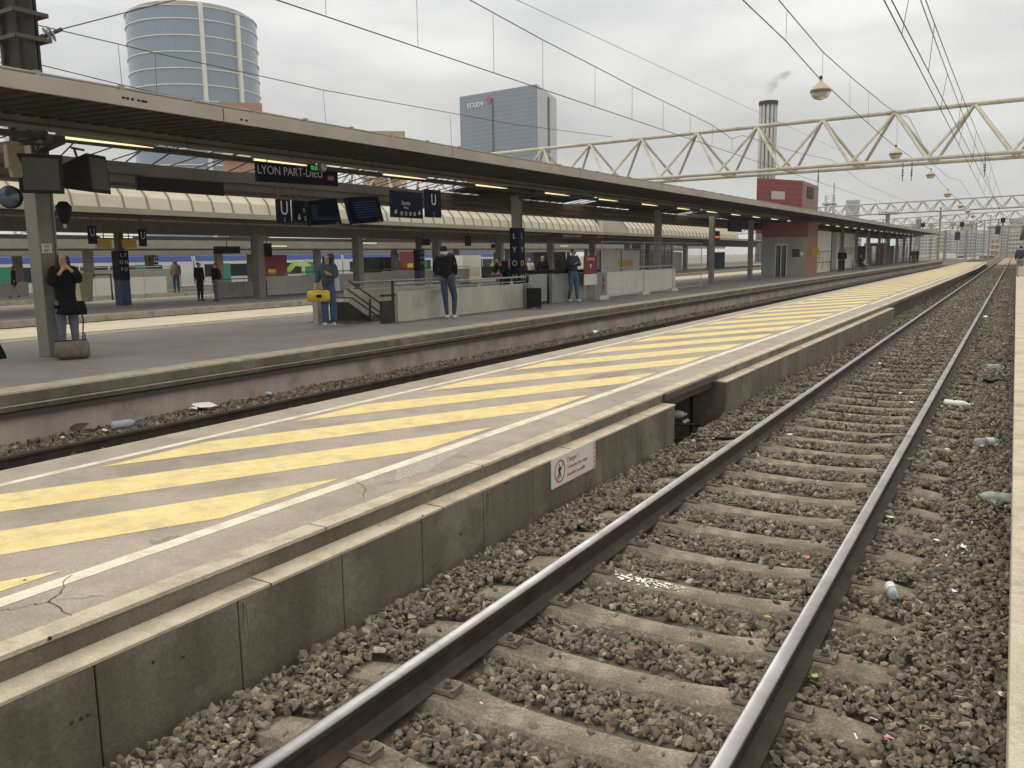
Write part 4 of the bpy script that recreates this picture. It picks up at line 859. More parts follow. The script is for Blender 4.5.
b.use(MT['pale_hatched_quay']); b.prof([(-41.6, -.4), (-39.6, -.4), (-39.6, -.12), (-41.6, -.12)], -6, 140, drift=True); b.use(wallc); b.prof([(-53, -.6), (-43.6, -.6), (-43.6, -.2), (-53, -.2)], -6, 140, drift=True)
struct(b.build('far_platforms'), 'far pale platforms seen in bands under the canopies')

# vaulted canopy
ve = empty('vaulted_canopy', (-28, 10, 3), 0, 'canopy with cream ribbed barrel vault on the next platform', 'canopy'); VL = Vector(ve.location); ve.location.z += .17; ve.rotation_euler.x = -.0046
def vpart(b, name, m=None, **k): o = b.build(name, m, ve, loc=VL, **k); o.location = (0, 0, 0); return o
b = MB(); b.prof([(-27.6, 3.44), (-27.3, 3.44), (-27.3, 3.64), (-27.6, 3.64)], 2, 130, drift=True); vpart(b, 'eave', mat('green_grey_eave', (.24, .235, .175), (.30, .29, .22), 1, .6))
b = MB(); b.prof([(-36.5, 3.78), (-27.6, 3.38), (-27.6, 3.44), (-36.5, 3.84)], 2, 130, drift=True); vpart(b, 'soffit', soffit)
b = MB(); b.prof([(-35.3, 3.05), (-35.0, 3.05), (-35.0, 3.72), (-35.3, 3.72)], 2, 130, drift=True); y = 2
vpart(b, 'long_beam', grey_paint)
vault_m = mat('cream_vault_panel', (.48, .44, .335), (.56, .52, .41), .4, .6); rib_m = mat('vault_rib', (.22, .21, .18), rough=.7)
def vault(y0, y1):
    b = MB(); b.use(vault_m); n = 10; x0, x1, zb, hh = -28.3, -34.5, 3.6, 1.75
    A = [(x0+(x1-x0)*(1-math.cos(math.pi*i/n))/2, zb+hh*math.sin(math.pi*i/n)) for i in range(n+1)]
    for i in range(n): b.add([(X(A[i][0], y0), y0, A[i][1]), (X(A[i+1][0], y0), y0, A[i+1][1]), (X(A[i+1][0], y1), y1, A[i+1][1]), (X(A[i][0], y1), y1, A[i][1])], [(0, 1, 2, 3)])
    b.use(rib_m); y = y0
    while y <= y1+.01:
        b.tube([(X(x, y)+.0, y, z+.02) for x, z in A], .045, 5); y += 1.0
    b.use(vault_m)
    for yy in (y0, y1): b.add([(X(x, yy), yy, z) for x, z in A], [tuple(range(n+1))])
    vpart(b, 'barrel_vault')
vault(4, 60.5); vault(66, 97)
r = empty('brick_lift_tower', (X(-31, 62), 61, 3.3), 0, 'dark red brick lift tower between the two barrel vaults', 'tower'); b = MB(); b.box(-2.5, .6, 0, 3.4, 0, 2.6); b.build('brick_wall', mat('dark_red_brick', (.17, .05, .045), (.24, .10, .09), 3, .8), r); b = MB(); b.box(-.5, .8, -.6, 0, 0, 1.9); b.box(-.5, .8, 3.4, 4.2, 0, 2.0); b.build('pale_pier', whitep, r)
cpx_ = [(28.9, -31.3), (36, -31.3), (43.3, -31.3), (50.6, -31.3), (58, -31.3), (65.3, -31.3), (72.6, -31.3), (80, -31.3), (88, -31.3), (96, -31.3)]
vc = None
for i, (y, x) in enumerate(cpx_):
    if vc is None: b = MB(); b.box(-.22, -.18, -.2, .2, 0, 3.0); b.box(.18, .22, -.2, .2, 0, 3.0); b.box(-.18, .18, -.16, -.12, 0, 3); b.box(-.18, .18, .12, .16, 0, 3); vc = o = b.build('vault_column', grey_paint)
    else: o = vc.copy(); COL.objects.link(o)
    o.location = (X(x, y), y, zQ); tag(o, 'dull column of the vaulted canopy right of the two chatting men' if i == 0 else 'dull column of the vaulted canopy, %s beyond the one by the chatting men' % ORD[i-1], 'column', 'columns of the vaulted canopy')
def totem(px, py, label, w=.22, h=2.9):
    p = hit(px, py, z=zQ); r = empty('lettered_totem', tuple(p), R(0), label, 'sign'); b = MB(); b.box(-w, w, -w, w, 0, h*.36); b.build('lower_wrap', mat('blue_wrap', (.02, .045, .12), rough=.5), r); b = MB(); b.box(-w*1.05, w*1.05, -w*1.05, w*1.05, h*.36, h*.78); b.build('lettered_wrap', navy, r); b = MB(); b.box(-w*.6, w*.6, -w*.6, w*.6, h*.78, h+.1); b.build('post', coldark, r)
    for k, ch in enumerate(('L Y', 'O N', 'P D')): text(ch, .22, txt, r, Matrix(((0, 0, 1, w*1.05+.005), (1, 0, 0, 0), (0, 1, 0, h*.72-.3*k), (0, 0, 0, 1))), depth=.001)
    return r
totem(124, 305, 'blue lettered totem wrapped round a column right of the standing woman')
totem(156, 284, 'slim dark lettered totem just left of the chatting men', .2); totem(420, 288, 'slim dark lettered totem above the stair parapet')
for px, py, lb in ((92, 234, 'small U sign left of the blue totem'), (142.5, 237, 'small U sign right of the blue totem')):
    p = hit(px, py, x=-31); r = empty('small_letter_sign', tuple(p), 0, lb, 'sign'); b = MB(); b.box(-.03, .03, -.17, .17, -.38, .32); b.build('board', navy, r); text('U', .42, txt, r, Matrix(((0, 0, 1, .035), (1, 0, 0, 0), (0, 1, 0, .05), (0, 0, 0, 1))), depth=.001, sx=.75)
    b = MB(); b.tube([(0, 0, .3), (0, 0, .75)], .02, 5); b.build('hanger', coldark, r)
for px, py, lb in ((104, 244, 'yellow hanging sign left of the blue totem top'), (129, 244, 'yellow hanging sign right of the blue totem top')):
    p = hit(px, py, x=-31); r = empty('yellow_sign', tuple(p), 0, lb, 'sign'); b = MB(); b.box(-.05, .05, -.3, .3, -.16, .16); b.build('board', mat('amber', (.55, .33, .02), rough=.5), r); b = MB(); b.tube([(0, 0, .15), (0, 0, .7)], .02, 5); b.build('hanger', coldark, r)
# hanging dark boxes under far canopies
for px, py, w, h, lb in ((227, 250, .8, .18, 'dark green hanging board right of the chatting men'), (267, 250, .3, .35, 'small black hanging board above the left red hoarding'), (423, 242, .75, .22, 'dark hanging screen left of the masked man'), (468, 241, .35, .35, 'square dark hanging sign right of the masked man'), (495, 246, .5, .15, 'low dark hanging board left of the lettered column')):
    p = hit(px, py, x=-34); r = empty('hanging_board', tuple(p), 0, lb, 'sign'); b = MB(); b.box(-.05, .05, -w, w, -h, h); b.build('board', black if 'black' in lb else dgrey, r); b = MB(); b.tube([(0, 0, h), (0, 0, h+.5)], .02, 5); b.build('hanger', coldark, r)
# white parapets and rails on vaulted platform
def simple_wall(px0, px1, py_b, z0, h, x, label, m=whitep, railh=None, th=.2, joints=True):
    a = hit(px0, py_b, x=x); c = hit(px1, py_b, x=x); r = empty('parapet', (x, a[1], z0), 0, label, 'wall'); L_ = c[1]-a[1]
    b = MB(); n = max(1, int(L_/1.4)) if joints else 1
    for i in range(n): b.box(-th, 0, L_*i/n+.01, L_*(i+1)/n-.01, 0, h)
    b.build('wall_face', m, r)
    if railh: b = MB(); b.tube([(0, 0, railh), (0, L_, railh)], .03, 6); [b.tube([(0, L_*i/8, h), (0, L_*i/8, railh)], .015, 5) for i in range(9)]; b.build('handrail', steel, r)
simple_wall(266, 400, 295, zQ, .95, -33, 'long white parapet behind the woman with the yellow bag', railh=1.12)
simple_wall(70, 168, 300, .05, .95, -43.5, 'white parapet behind the blue totem', railh=None); simple_wall(82, 182, 290, .05, 1.35, -49, 'further white parapet behind the blue totem', railh=1.5)
simple_wall(385, 470, 290, zQ, 1.0, -33.5, 'white parapet behind the masked man', railh=1.15)
simple_wall(-30, 30, 300, .05, .8, -47.5, 'low white parapet at the far left edge')
simple_wall(220, 268, 300, zQ, .75, -33, 'dull low parapet with black curved rail left of the red hoarding', parap, .9)
r = empty('red_hoarding', (0, 0, 0), 0, 'x', 'hoarding', 'dark red hoardings with yellow notice')
p = hit(272, 272, x=-44); r.location = p; b = MB(); b.box(-.1, 0, -1.2, 1.45, -1.2, 1.15); b.build('panel', mat('dark_red_board', (.15, .022, .02), (.19, .03, .028), 2, .6), r); b = MB(); b.box(0, .03, -.35, .35, -.15, .2); b.build('yellow_notice', mat('amber2', (.62, .42, .06)), r)
r['label'] = 'dark red hoarding with yellow notice behind the woman with yellow bag'
o = copy_tree(r); o.location = hit(410, 266, x=-42); o['label'] = 'dark red hoarding with yellow notice left of the masked man'
# far furniture: grey building mass, blue/white panels
def far_box(px0, px1, py0, py1, x, m, name, label, cat, dep=1.0):
    a = hit(px0, py1, x=x); c = hit(px1, py0, x=x); r = empty(name, (x, a[1], min(a[2], .05)), 0, label, cat); b = MB(); b.box(-dep, 0, 0, c[1]-a[1], 0, c[2]-min(a[2], .05)); b.build('body', m, r); return r, c[1]-a[1], c[2]-min(a[2], .05)
r, l_, h = far_box(372, 395, 257, 285, -46, glassd, 'dark_kiosk', 'dark glazed cabin between the totem and the right red hoarding', 'kiosk'); b = MB(); b.box(0, .05, l_*.4, l_*.55, 0, h); b.build('pillar', dgrey, r)
r, l_, h = far_box(463, 481, 255, 284, -40, whitep, 'white_notice_case', 'white notice case with map right of the masked man', 'sign'); b = MB(); b.box(0, .04, l_*.1, l_*.9, .7, 1.4); b.build('map', mat('tan_map', (.5, .38, .25), (.55, .52, .45), 3, .7), r)
r, l_, h = far_box(484, 500, 266, 284, -40, glassd, 'ticket_machine', 'black ticket machines left of the leaning person', 'machine')
r, l_, h = far_box(600, 640, 250, 275, -30, whitep, 'notice_screen', 'large white panel behind the mesh fence', 'panel', .3); b = MB(); b.box(0, .03, l_*.45, l_*.8, h*.25, h*.6); b.build('yellow_drawing', mat('ochre2', (.55, .38, .12)), r); b = MB()
for t in (0, .5, 1): b.box(0, .06, l_*t-.05, l_*t+.05, 0, h)
b.build('frame', coldark, r)
r, l_, h = far_box(641, 672, 245, 274, -31, glassd, 'glazed_cabin', 'dark glazed cabin behind the second column of the fence', 'kiosk'); b = MB()
for t in (0, .25, .5, .75, 1): b.box(0, .06, l_*t-.05, l_*t+.05, 0, h)
b.build('frame', steel, r)
r, l_, h = far_box(674, 682, 252, 274, -31, whitep, 'white_case', 'white notice board right of the glazed cabin', 'sign')
r, l_, h = far_box(716, 725, 252, 272, -31, mat('blue_case', (.03, .06, .12)), 'blue_machine', 'dark blue machine between the last two near columns', 'machine')
r, l_, h = far_box(540, 562, 258, 292, -24.5+4, glassd, 'lift_cabin', 'dark lift doors seen behind the escalator', 'kiosk', .5) if False else (None, 0, 0)
r, l_, h = far_box(534, 566, 252, 285, -34, mat('grey_cabin', (.16, .15, .135)), 'grey_cabin', 'grey cabin with dark doors behind the escalator', 'kiosk'); b = MB(); b.box(0, .05, l_*.3, l_*.8, 0, h*.7); b.build('dark_door', glassd, r)
# palms of green: pale green arrow sign
p = hit(302, 264, x=-42); r = empty('green_arrow_sign', tuple(p), 0, 'pale green arrow sign on a post behind the stair parapet', 'sign'); b = MB(); b.add([(0, -.9, -.1), (0, .5, .35), (0, .5, .05), (0, .9, -.1), (0, .2, -.2), (.05, -.9, -.1), (.05, .5, .35), (.05, .5, .05), (.05, .9, -.1), (.05, .2, -.2)], [(0, 1, 2, 3, 4), (9, 8, 7, 6, 5), (0, 5, 6, 1), (1, 6, 7, 2), (2, 7, 8, 3), (3, 8, 9, 4), (4, 9, 5, 0)]); b.build('arrow', mat('pale_green', (.45, .62, .25)), r); b = MB(); b.box(-.02, .07, -.06, .2, -1.6, -.2); b.build('post', MT['pale_green'], r)

# further canopies
for x, z0, z1, lb in ((-43, 2.62, 3.1, 'flat grey canopy two platforms away'), (-50, 2.30, 2.6, 'low looking grey canopy beyond the vaulted platform')):
    r = empty('far_canopy', (x, 5, z0), 0, lb, 'canopy'); b = MB(); b.prof([(x-.3, z0), (x, z0), (x, z1), (x-.3, z1)], 5, 140, xf=lambda a, y: a-r.location.x+DR*(y-6)); o = b.build('fascia', grey_paint, r, loc=(0, 5, z0)); o.location = (0, 0, 0)
    b = MB(); b.prof([(x-.3, z1+.004), (x-.05, z1+.004), (x-.05, z1+.22), (x-.3, z1+.22)], 5, 140, xf=lambda a, y: a-r.location.x+DR*(y-6)); o = b.build('dark_gap_strip', soffit, r, loc=(0, 5, z0)); o.location = (0, 0, 0)  # added dark strip, stands in for the shaded gap above the fascia
    b = MB(); b.prof([(x-5, z1-.1), (x-.3, z1-.1), (x-.3, z1), (x-5, z1)], 5, 140, xf=lambda a, y: a-r.location.x+DR*(y-6)); o = b.build('roof', soffit, r, loc=(0, 5, z0)); o.location = (0, 0, 0)
    for k in range(12): b = MB(); q = 20+k*9; b.box(DR*(q-6)-2.2, DR*(q-6)-1.8, q-5, q-4.6, -z0, z1-z0-.1); b.build('column', grey_paint, r)
# train
tr = empty('passenger_train', (-62, 10, -.68), 0, 'white passenger train with blue roof band behind all the platforms', 'train')
def car(y0, L_):
    b = MB(); b.use(mat('train_white', (.62, .63, .62), rough=.35)); b.prof([(-2.8, .5), (0, .5), (.06, 1.4), (.06, 2.5), (-.05, 3.0), (-2.8, 3.0)], y0, y0+L_); bd_ = b.build('car_body', None, tr)
    b = MB(); b.prof([(-2.7, 3.0), (-.05, 3.0), (-.4, 3.6), (-2.4, 3.6)], y0+.2, y0+L_-.2); b.build('roof', mat('train_blue', (.04, .07, .24), rough=.5), tr)
    b = MB(); b.prof([(.06, 2.52), (.075, 2.52), (.0, 2.99), (-.04, 2.99)], y0+.1, y0+L_-.1); b.build('blue_band', mat('train_blue2', (.05, .09, .32), rough=.4), tr)
    y = y0+1
    while y < y0+L_-3:
        b = MB(); b.prof([(.064, 1.15), (.078, 1.15), (.078, 2.25), (.064, 2.25)], y, y+2.35); b.build('window', glassd, bd_); y += 2.5
    for t_ in (.12, .7): b = MB(); b.prof([(.067, .6), (.09, .6), (.09, 2.3), (.067, 2.3)], y0+L_*t_, y0+L_*t_+1.6); b.build('door', mat('train_green', (.03, .22, .12), rough=.4), bd_)
    b = MB(); b.add([(.09, y0+L_*.5, .7), (.09, y0+L_*.5+1, .7), (.09, y0+L_*.5+3.2, 2.3), (.09, y0+L_*.5+2.2, 2.3)], [(0, 1, 2, 3)]); b.build('green_chevron', mat('train_lime', (.30, .5, .06), rough=.4), tr)
for k in range(5): car(2+k*19.2, 19)

# ------------------------------------------------------------------ gantries
def gantry(zt, pA, pB, dz, wid, rad, label, m=cream, nodes=None, x_lo=None, posts=()):
    A = hit(*pA, z=zt); B = hit(*pB, z=zt); d = (B-A); xr = 6.; 
    f = lambda x: A+d*((x-A[0])/d[0])
    r = empty('lattice_gantry', tuple(f(0)), 0, label, 'gantry', 'lattice gantries spanning the tracks'); O = f(0)
    dn = d/np.linalg.norm(d); pr = np.array([-dn[1], dn[0], 0])
    if pr[1] < 0: pr = -pr
    x0, x1 = x_lo, xr
    top = MB(); top.tube([f(x0)-O, f(x1)-O], rad*1.25, 8); top.build('top_chord', m, r, smooth=True)
    for s in (-1, 1):
        b = MB(); b.tube([f(x0)-O+pr*s*wid/2-np.array([0, 0, dz]), f(x1)-O+pr*s*wid/2-np.array([0, 0, dz])], rad*1.1, 8); b.build('bottom_chord', m, r, smooth=True)
    sp = nodes; b = MB(); x = sp[0]
    while x > x0: x -= sp[1]
    while x < x1:
        for s in (-1, 1):
            lo = lambda q: f(q)-O+pr*s*wid/2-np.array([0, 0, dz])
            b.tube([f(x)-O, lo(x-sp[1]/2)], rad, 6, r2=rad*.9); b.tube([f(x)-O, lo(x+sp[1]/2)], rad, 6, r2=rad*.9)
        b.tube([f(x-sp[1]/2)-O+pr*wid/2-np.array([0, 0, dz]), f(x-sp[1]/2)-O-pr*wid/2-np.array([0, 0, dz])], rad*.7, 5); x += sp[1]
    b.build('diagonals', m, r)
    for px_ in posts:
        b = MB(); q = f(px_)-O; b.box(q[0]-.2, q[0]+.2, q[1]-.2, q[1]+.2, -zt-.6, -dz); b.build('post', m, r)
    return f, r
G1, g1 = gantry(8.5, (1024, 99), (560, 147), 2.4, 2.3, .085, 'big cream triangular lattice gantry crossing above all tracks', nodes=(-8.87, 3.4), x_lo=-62, posts=(5.5,))
g2c = mat('weathered_gantry_paint', (.36, .34, .28), (.44, .42, .35), 1, .6)
gantry(8.5, (1024, 195), (880, 203.6), 1.45, 1., .075, 'second lattice gantry, grey cream, beyond the big one', g2c, (-3, 2.1), -60, (5.5,))
gantry(8.5, (1024, 210), (890, 219), 1.4, 1., .085, 'third lattice gantry, thin in the distance', g2c, (-3, 2.4), -70, (5.5,))
gantry(8.0, (1024, 221), (900, 226.5), .9, 1., .10, 'fourth far lattice gantry carrying signal boxes', g2c, (-3, 3.5), -60, (5.5, -59))
gantry(8.0, (1024, 229), (880, 234), .8, 1., .12, 'faintest lattice gantry over the station throat', g2c, (-3, 4.5), -80, (5.5, -60))
# masts among the gantries
def mast(px, pt, dep, label, w=1.0, arm=0, m=None):
    a = atd(px, pt, dep); r = empty('trackside_mast', (a[0], a[1], -.5), 0, label, 'mast', 'trackside masts'); h = a[2]+.5; w = w*dep/846
    b = MB(); b.box(-w, w, -w*.5, w*.5, 0, h); b.box(-w*.3, w*.3, -w, w, 0, h); b.build('shaft', m or grey_paint, r)
    if arm: arm *= dep/846; b = MB(); b.box(-arm, arm, -.1, .1, h-.4, h); b.build('crossarm', m or grey_paint, r)
    return r
mast(888, 212, 120, 'short wide mast with crossarm rising over the canopy', 1.9, 9); mast(941, 207, 135, 'tall grey mast rising just beyond the canopy end', .9)
mast(919, 219, 150, 'thick grey mast with fittings above the canopy roof', 2.3); mast(946, 230, 170, 'grey mast standing past the platform end', 1.3); mast(958, 232, 190, 'thin pale mast past the quay end', .5)
mast(967, 230, 200, 'dark grey mast near the apartment blocks', 1.3); mast(977, 222, 190, 'thin mast near the orange building', .6); mast(985, 220, 210, 'thin dark mast over the far tracks', .6); mast(991, 215, 200, 'thin mast right of the orange building', .6)
mast(938, 238, 160, 'pale slim mast at the far platform end', .6); mast(1003, 222, 220, 'thin mast above the far right track', .6); mast(931, 238, 150, 'pale slim post near the end of the canopy', .6)
mast(951, 226, 230, 'thin pale post left of the left red signal', .4); mast(972, 228, 240, 'thin post between the two red signals', .5); mast(1009, 226, 240, 'slim post at the right end of the yard', .7)
# signals and boxes on the gantries
for px, py, c, x, lb in ((957.5, 236, 'r', -6, 'dark red signal head left of the apartment blocks'), (998, 230, 'r', -2, 'dark red signal head hanging high at right'), (962, 224.5, 'k', -5, 'small black signal box on the far gantry'), (1003, 220, 'k', -1, 'small black signal box right of the wires'), (953, 224, 'g', -6, 'grey relay box on the far gantry, right one'), (914, 226, 'g', -12, 'grey relay box above the canopy end'), (931, 225, 'g', -9, 'grey relay box on the far gantry, middle one'), (972, 223, 'g', -4, 'grey relay box near the lamp row'), (891.5, 227, 'k', -14, 'small black signal above the canopy roof'), (900, 227, 'g', -13, 'grey relay box right of the wide mast'), (923, 225, 'k', -12, 'small black signal beside the thick mast')):
    p = hit(px, py, x=x); d_ = p[1]; s = d_/846; r = empty('signal' if c != 'g' else 'relay_box', tuple(p), 0, lb, 'signal' if c != 'g' else 'box')
    hw, hh = ((2.0, 3.6) if c == 'r' else (1.7, 1.9) if c == 'k' else (2.2, 1.8)); b = MB(); b.box(-hw*s, hw*s, -.25, .25, -hh*s, hh*s); b.build('case', mat('signal_darkred', (.045, .010, .014)) if c == 'r' else black if c == 'k' else mat('relay_grey', (.33, .32, .28)), r, bevel=.05)
    b = MB(); b.tube([(0, 0, hh*s), (0, 0, hh*s+6*s)] if c == 'r' else [(0, 0, -hh*s), (0, 0, -hh*s-3*s)], .08, 5); b.build('stem', grey_paint, r)
    if c != 'g': b = MB(); b.tube([(0, -.26, hh*s*.4), (0, -.34, hh*s*.4)], hw*s*.45, 8); b.build('lens', glassd, r)

# ------------------------------------------------------------------ overhead wires
def span(name, label, lines, drops, cat='overhead wire', rad=.009, dr=.005):
    """lines: list of point lists; drops: list of (top, bottom)"""
    O = Vector(lines[0][0]); r = empty(name, tuple(O), 0, label, cat)
    nm = ['contact_wire', 'messenger_wire', 'second_contact_wire', 'second_messenger_wire']
    for i, l in enumerate(lines): b = MB(); b.tube([Vector(p)-O for p in l], rad, 5, cap=False); b.build(nm[i], wirem, r)
    for a, c in drops: b = MB(); b.tube([Vector(a)-O, Vector(c)-O], dr, 4, cap=False); b.build('dropper', wirem, r)
def line_y(x, z, ys, sag=0, y_per=50, ph=0, drift=False, xs=0):
    return [((X(x, y) if drift else x)+xs*math.sin(y/18), y, z+sag*(2*abs(((y-ph) % y_per)/y_per-.5))**2) for y in ys]
ysl = list(np.arange(2, 120, 4))+[130, 160, 200, 250, 320]
cA = lambda y: (-1.58-.0035*(y-12), y, 4.9); cB = lambda y: (-1.50+.003*(y-12), y, 4.9)
mA = lambda y: (-1.52-.003*(y-12), y, 5.70+.25*(2*abs(((y-0) % 45.5)/45.5-.5))**2); mB = lambda y: (-1.49+.004*(y-12), y, 5.74+.25*(2*abs(((y) % 45.5)/45.5-.5))**2)
dr_ = [(mA(y), cA(y-.4)) for y in (14, 21.5, 29, 37, 45, 54, 63, 72)]+[(mB(y+3), cB(y+2.6)) for y in (14, 22, 30, 38, 46, 55)]
span('overhead_wires', 'paired overhead wires with zigzag droppers above the near track', [[cA(y) for y in ysl], [mA(y) for y in ysl], [cB(y) for y in ysl], [mB(y) for y in ysl]], dr_, rad=.008)
x2 = -8.5; c2 = lambda y: (X(x2, y), y, 5.26+.02*math.sin(y)); m2 = lambda y: (X(x2, y), y, 5.78+.62*(2*abs(((y-6) % 46)/46-.5))**2)
# heights read off the photograph
mes = [hit(px, py, x=-8.4) for px, py in ((470, 0), (543, 40), (595, 66.5), (632, 86), (663, 101), (690, 114), (712, 125), (732, 139))]
con = [hit(px, py, x=-8.4) for px, py in ((280, 0), (326, 15), (418, 47), (494, 73), (543, 90), (595, 107), (632, 120), (663, 130), (700, 143), (765, 164))]
cz = float(np.mean([p[2] for p in con])); yc = [p[1] for p in con]; zc_ = [p[2] for p in con]
mz0 = [(6, 7.0)]+[(float(p[1]), float(p[2])) for p in mes]+[(30, 5.9), (38, 6.1), (46.5, 6.5), (58, 6.0), (70, 5.8), (82, 6), (94, 6.5), (115, 6), (140, 6.4), (200, 6.3)]
mz0 = [q for i, q in enumerate(mz0) if i == 0 or q[0] > mz0[i-1][0]]
mzf = lambda y: float(np.interp(y, [q[0] for q in mz0], [q[1] for q in mz0]))
ys2 = [q[0] for q in mz0]
d2 = []
for (px, p1, p2) in ((326, -20, 15), (418, -10, 47), (494, 10, 73), (543, 40, 90), (595, 66.5, 107), (632, 86, 120), (663, 101, 130), (690, 114, 139), (712, 125, 147), (732, 139, 153)):
    y = float(hit(px, p2, x=-8.4)[1]); d2.append(((-8.4, y, max(mzf(y), cz+.2)), (-8.4, y, cz)))
span('overhead_wires', 'overhead wires with droppers above the track beside the canopy', [[(-8.4, 1, cz), (-8.4, 40, cz), (-8.0, 110, cz), (-7, 220, cz)], [(-8.4 if y < 60 else -8.0, y, mzf(y)) for y in ys2]], d2, rad=.009, dr=.0045)
# thin feeder
b = MB(); a = hit(517, 0, x=-9); c = hit(755, 111, x=-9); b.tube([a+(a-c)*.6, a, c, c+(c-a)*3], .006, 4, cap=False); tag(b.build('feeder_wire', wirem), 'single thin feeder wire crossing the sky towards the chimney', 'overhead wire')
# wires over the tracks behind the canopy
P3w = [hit(*p, x=-19) for p in ((37, 25), (118, 44), (155, 53), (256, 75), (323, 90), (512, 124), (612, 137))]
P3m = [hit(*p, x=-19) for p in ((37, 64), (122, 85), (157, 93), (262, 112), (326, 124), (512, 158), (560, 165))]
span('overhead_wires', 'thin overhead wires behind the canopy in front of the towers', [P3m, P3w], [(P3w[i], P3m[i]) for i in (1, 2, 4)]+[(hit(450, 115, x=-19), hit(452, 149, x=-19))], rad=.012, dr=.008)
# lamp line over the striped quay
XL = -4.85
ml_ = [hit(px, py, x=XL) for px, py in ((760, -24), (783, 5), (823, 52), (851, 77), (869, 92), (886, 106), (897, 113))]
lw = [hit(px, py, x=XL) for px, py in ((700, -62), (743, 0), (786, 41), (820, 79), (850, 107), (880, 134), (896, 147), (931, 170), (948, 190.5), (961, 203), (968, 209), (973, 214), (981, 220))]
lwz = [float(p[2]) for p in lw]
mm_ = ml_+[np.array((XL, 46, 8.2)), np.array((XL, 60, 7.2)), np.array((XL, 75, 7.4)), np.array((XL, 90, 8.2)), np.array((XL, 130, 7.4))]
drp = [(hit(787, 9, x=XL), hit(786, 41, x=XL)), (hit(823, 52, x=XL), hit(822, 80, x=XL)), (hit(850, 77, x=XL), hit(850, 106, x=XL)), (hit(869, 92, x=XL), hit(868, 124, x=XL)), (hit(897, 113, x=XL), hit(897, 147, x=XL))]
span('lamp_suspension_wires', 'suspension wires carrying the row of dome lamps over the striped quay', [lw, mm_], drp, 'overhead wire', rad=.012, dr=.0045)
lamp0 = empty('dome_lamp', (0, 0, 0), 0, 'x', 'lamp', 'dome lamps hung over the striped quay')
b = MB(); b.lathe([(0, .0), (.045, 0), (.05, -.06), (.08, -.07), (.26, -.26), (.265, -.28)], (0, 0, 0), 18); b.build('shade', mat('lamp_shade_cream', (.42, .36, .26), (.5, .44, .33), 5, .6), lamp0, smooth=True)
b = MB(); b.lathe([(.265, -.27), (.275, -.29), (.275, -.335), (.25, -.345)], (0, 0, 0), 18); b.build('rim', mat('lamp_rim', (.16, .12, .09), rough=.6), lamp0)
b = MB(); b.lathe([(.25, -.34), (.235, -.42), (.17, -.49), (.08, -.525), (0, -.53)], (0, 0, 0), 18); b.build('glass_bowl', mat('lamp_glass', (.68, .66, .62), rough=.25, trans=.5), lamp0, smooth=True)
b = MB(); b.tube([(0, 0, 0), (0, 0, .09)], .04, 8); b.build('clamp', black, lamp0)
lp = [(821, 79.5), (896, 147), (931, 170), (948, 190.5), (961, 203), (968, 208.5), (973, 213.5), (981, 219)]
for k, (px, py) in enumerate(lp):
    o = lamp0 if k == 0 else copy_tree(lamp0); q = hit(px, py, x=XL); o.location = q
    o['label'] = 'large cream dome lamp with glass bowl hanging nearest the camera' if k == 0 else 'cream dome lamp hanging from the wire, %s one beyond the nearest' % ORD[k-1]
# insulator rods on gantry bottoms
for px, py, x, lb in ((870, 177, -5, 'thin insulator rod under the big gantry, right of the red tower'), (877, 179, -4.6, 'second thin insulator rod under the big gantry'), (707, 189, -9, 'thin rod under the big gantry above the canopy'), (989, 170, -1.5, 'hanging insulator under the big gantry above the near track')):
    q = G1(x); a = hit(px, py, x=x); z1 = 8.5-2.4; y_ = q[1]; r = empty('insulator_rod', (x, y_, z1), 0, lb, 'insulator', 'insulator rods under the big gantry')
    b = MB(); b.tube([(0, 0, 0), (0, 0, -.9)], .018, 5); b.build('rod', wirem, r); b = MB()
    for k in range(3): b.tube([(0, 0, -.35-.12*k), (0, 0, -.40-.12*k)], .05, 8)
    b.build('discs', dgrey, r)

# ------------------------------------------------------------------ skyline
# round glass tower
C0 = atd(194.5, 60, 235); rd = 17.0; zt_ = atd(195, 4, 235-17)[2]
r = empty('round_glass_tower', (C0[0], C0[1], 0), 0, 'round blue glass tower with white floor bands, top left', 'tower')
b = MB(); b.lathe([(rd, 0), (rd, zt_)], (0, 0, 0), 64); b.lathe([(rd, zt_), (rd-1, zt_)], (0, 0, 0), 64); b.build('glass_wall', gridmat('round_glass', (.12, .18, .25), (.20, .26, .32), 1.3, 2., .07, .25, .25, c2=(.09, .14, .205)), r)
fh = 15.6*221/846*1.0
z = zt_-.3; b = MB(); k = 0
while z > 2: b.lathe([(rd, z-.22), (rd+.25, z-.22), (rd+.25, z+.02), (rd, z+.02)], (0, 0, 0), 64); z -= fh if k else fh*.8; k += 1
b.build('floor_bands', whitep, r)
def rdir(px): q = atd(px, 60, 235-rd*.9); d = Vector((q[0]-C0[0], q[1]-C0[1])); return d
def fin(px, dd, w, h, nm='white_fin'):
    q = atd(px, 60, dd); b = MB(); x, y = q[0]-C0[0], q[1]-C0[1]; ln = math.hypot(x, y); x, y = x/ln*(rd+.3), y/ln*(rd+.3); b.box(x-w, x+w, y-w, y+w, 0, h); b.build(nm, whitep, r)
fin(206, 217, .4, zt_+.5); fin(250, 225, .5, zt_-1)
q = atd(252, 60, 236); b = MB(); x, y = q[0]-C0[0], q[1]-C0[1]; b.box(x-1.6, x+.4, y-1, y+1.5, 0, zt_-3.5); b.build('side_core', gridmat('core_glass', (.16, .18, .19), (.4, .41, .4), 1.6, 2.2, .2, .4), r)
b = MB(); 
b.lathe([(rd-2, zt_), (rd-2, zt_+1.2), (rd-2.6, zt_+1.2)], (0, 0, 0), 48); b.build('crown', parap, r)
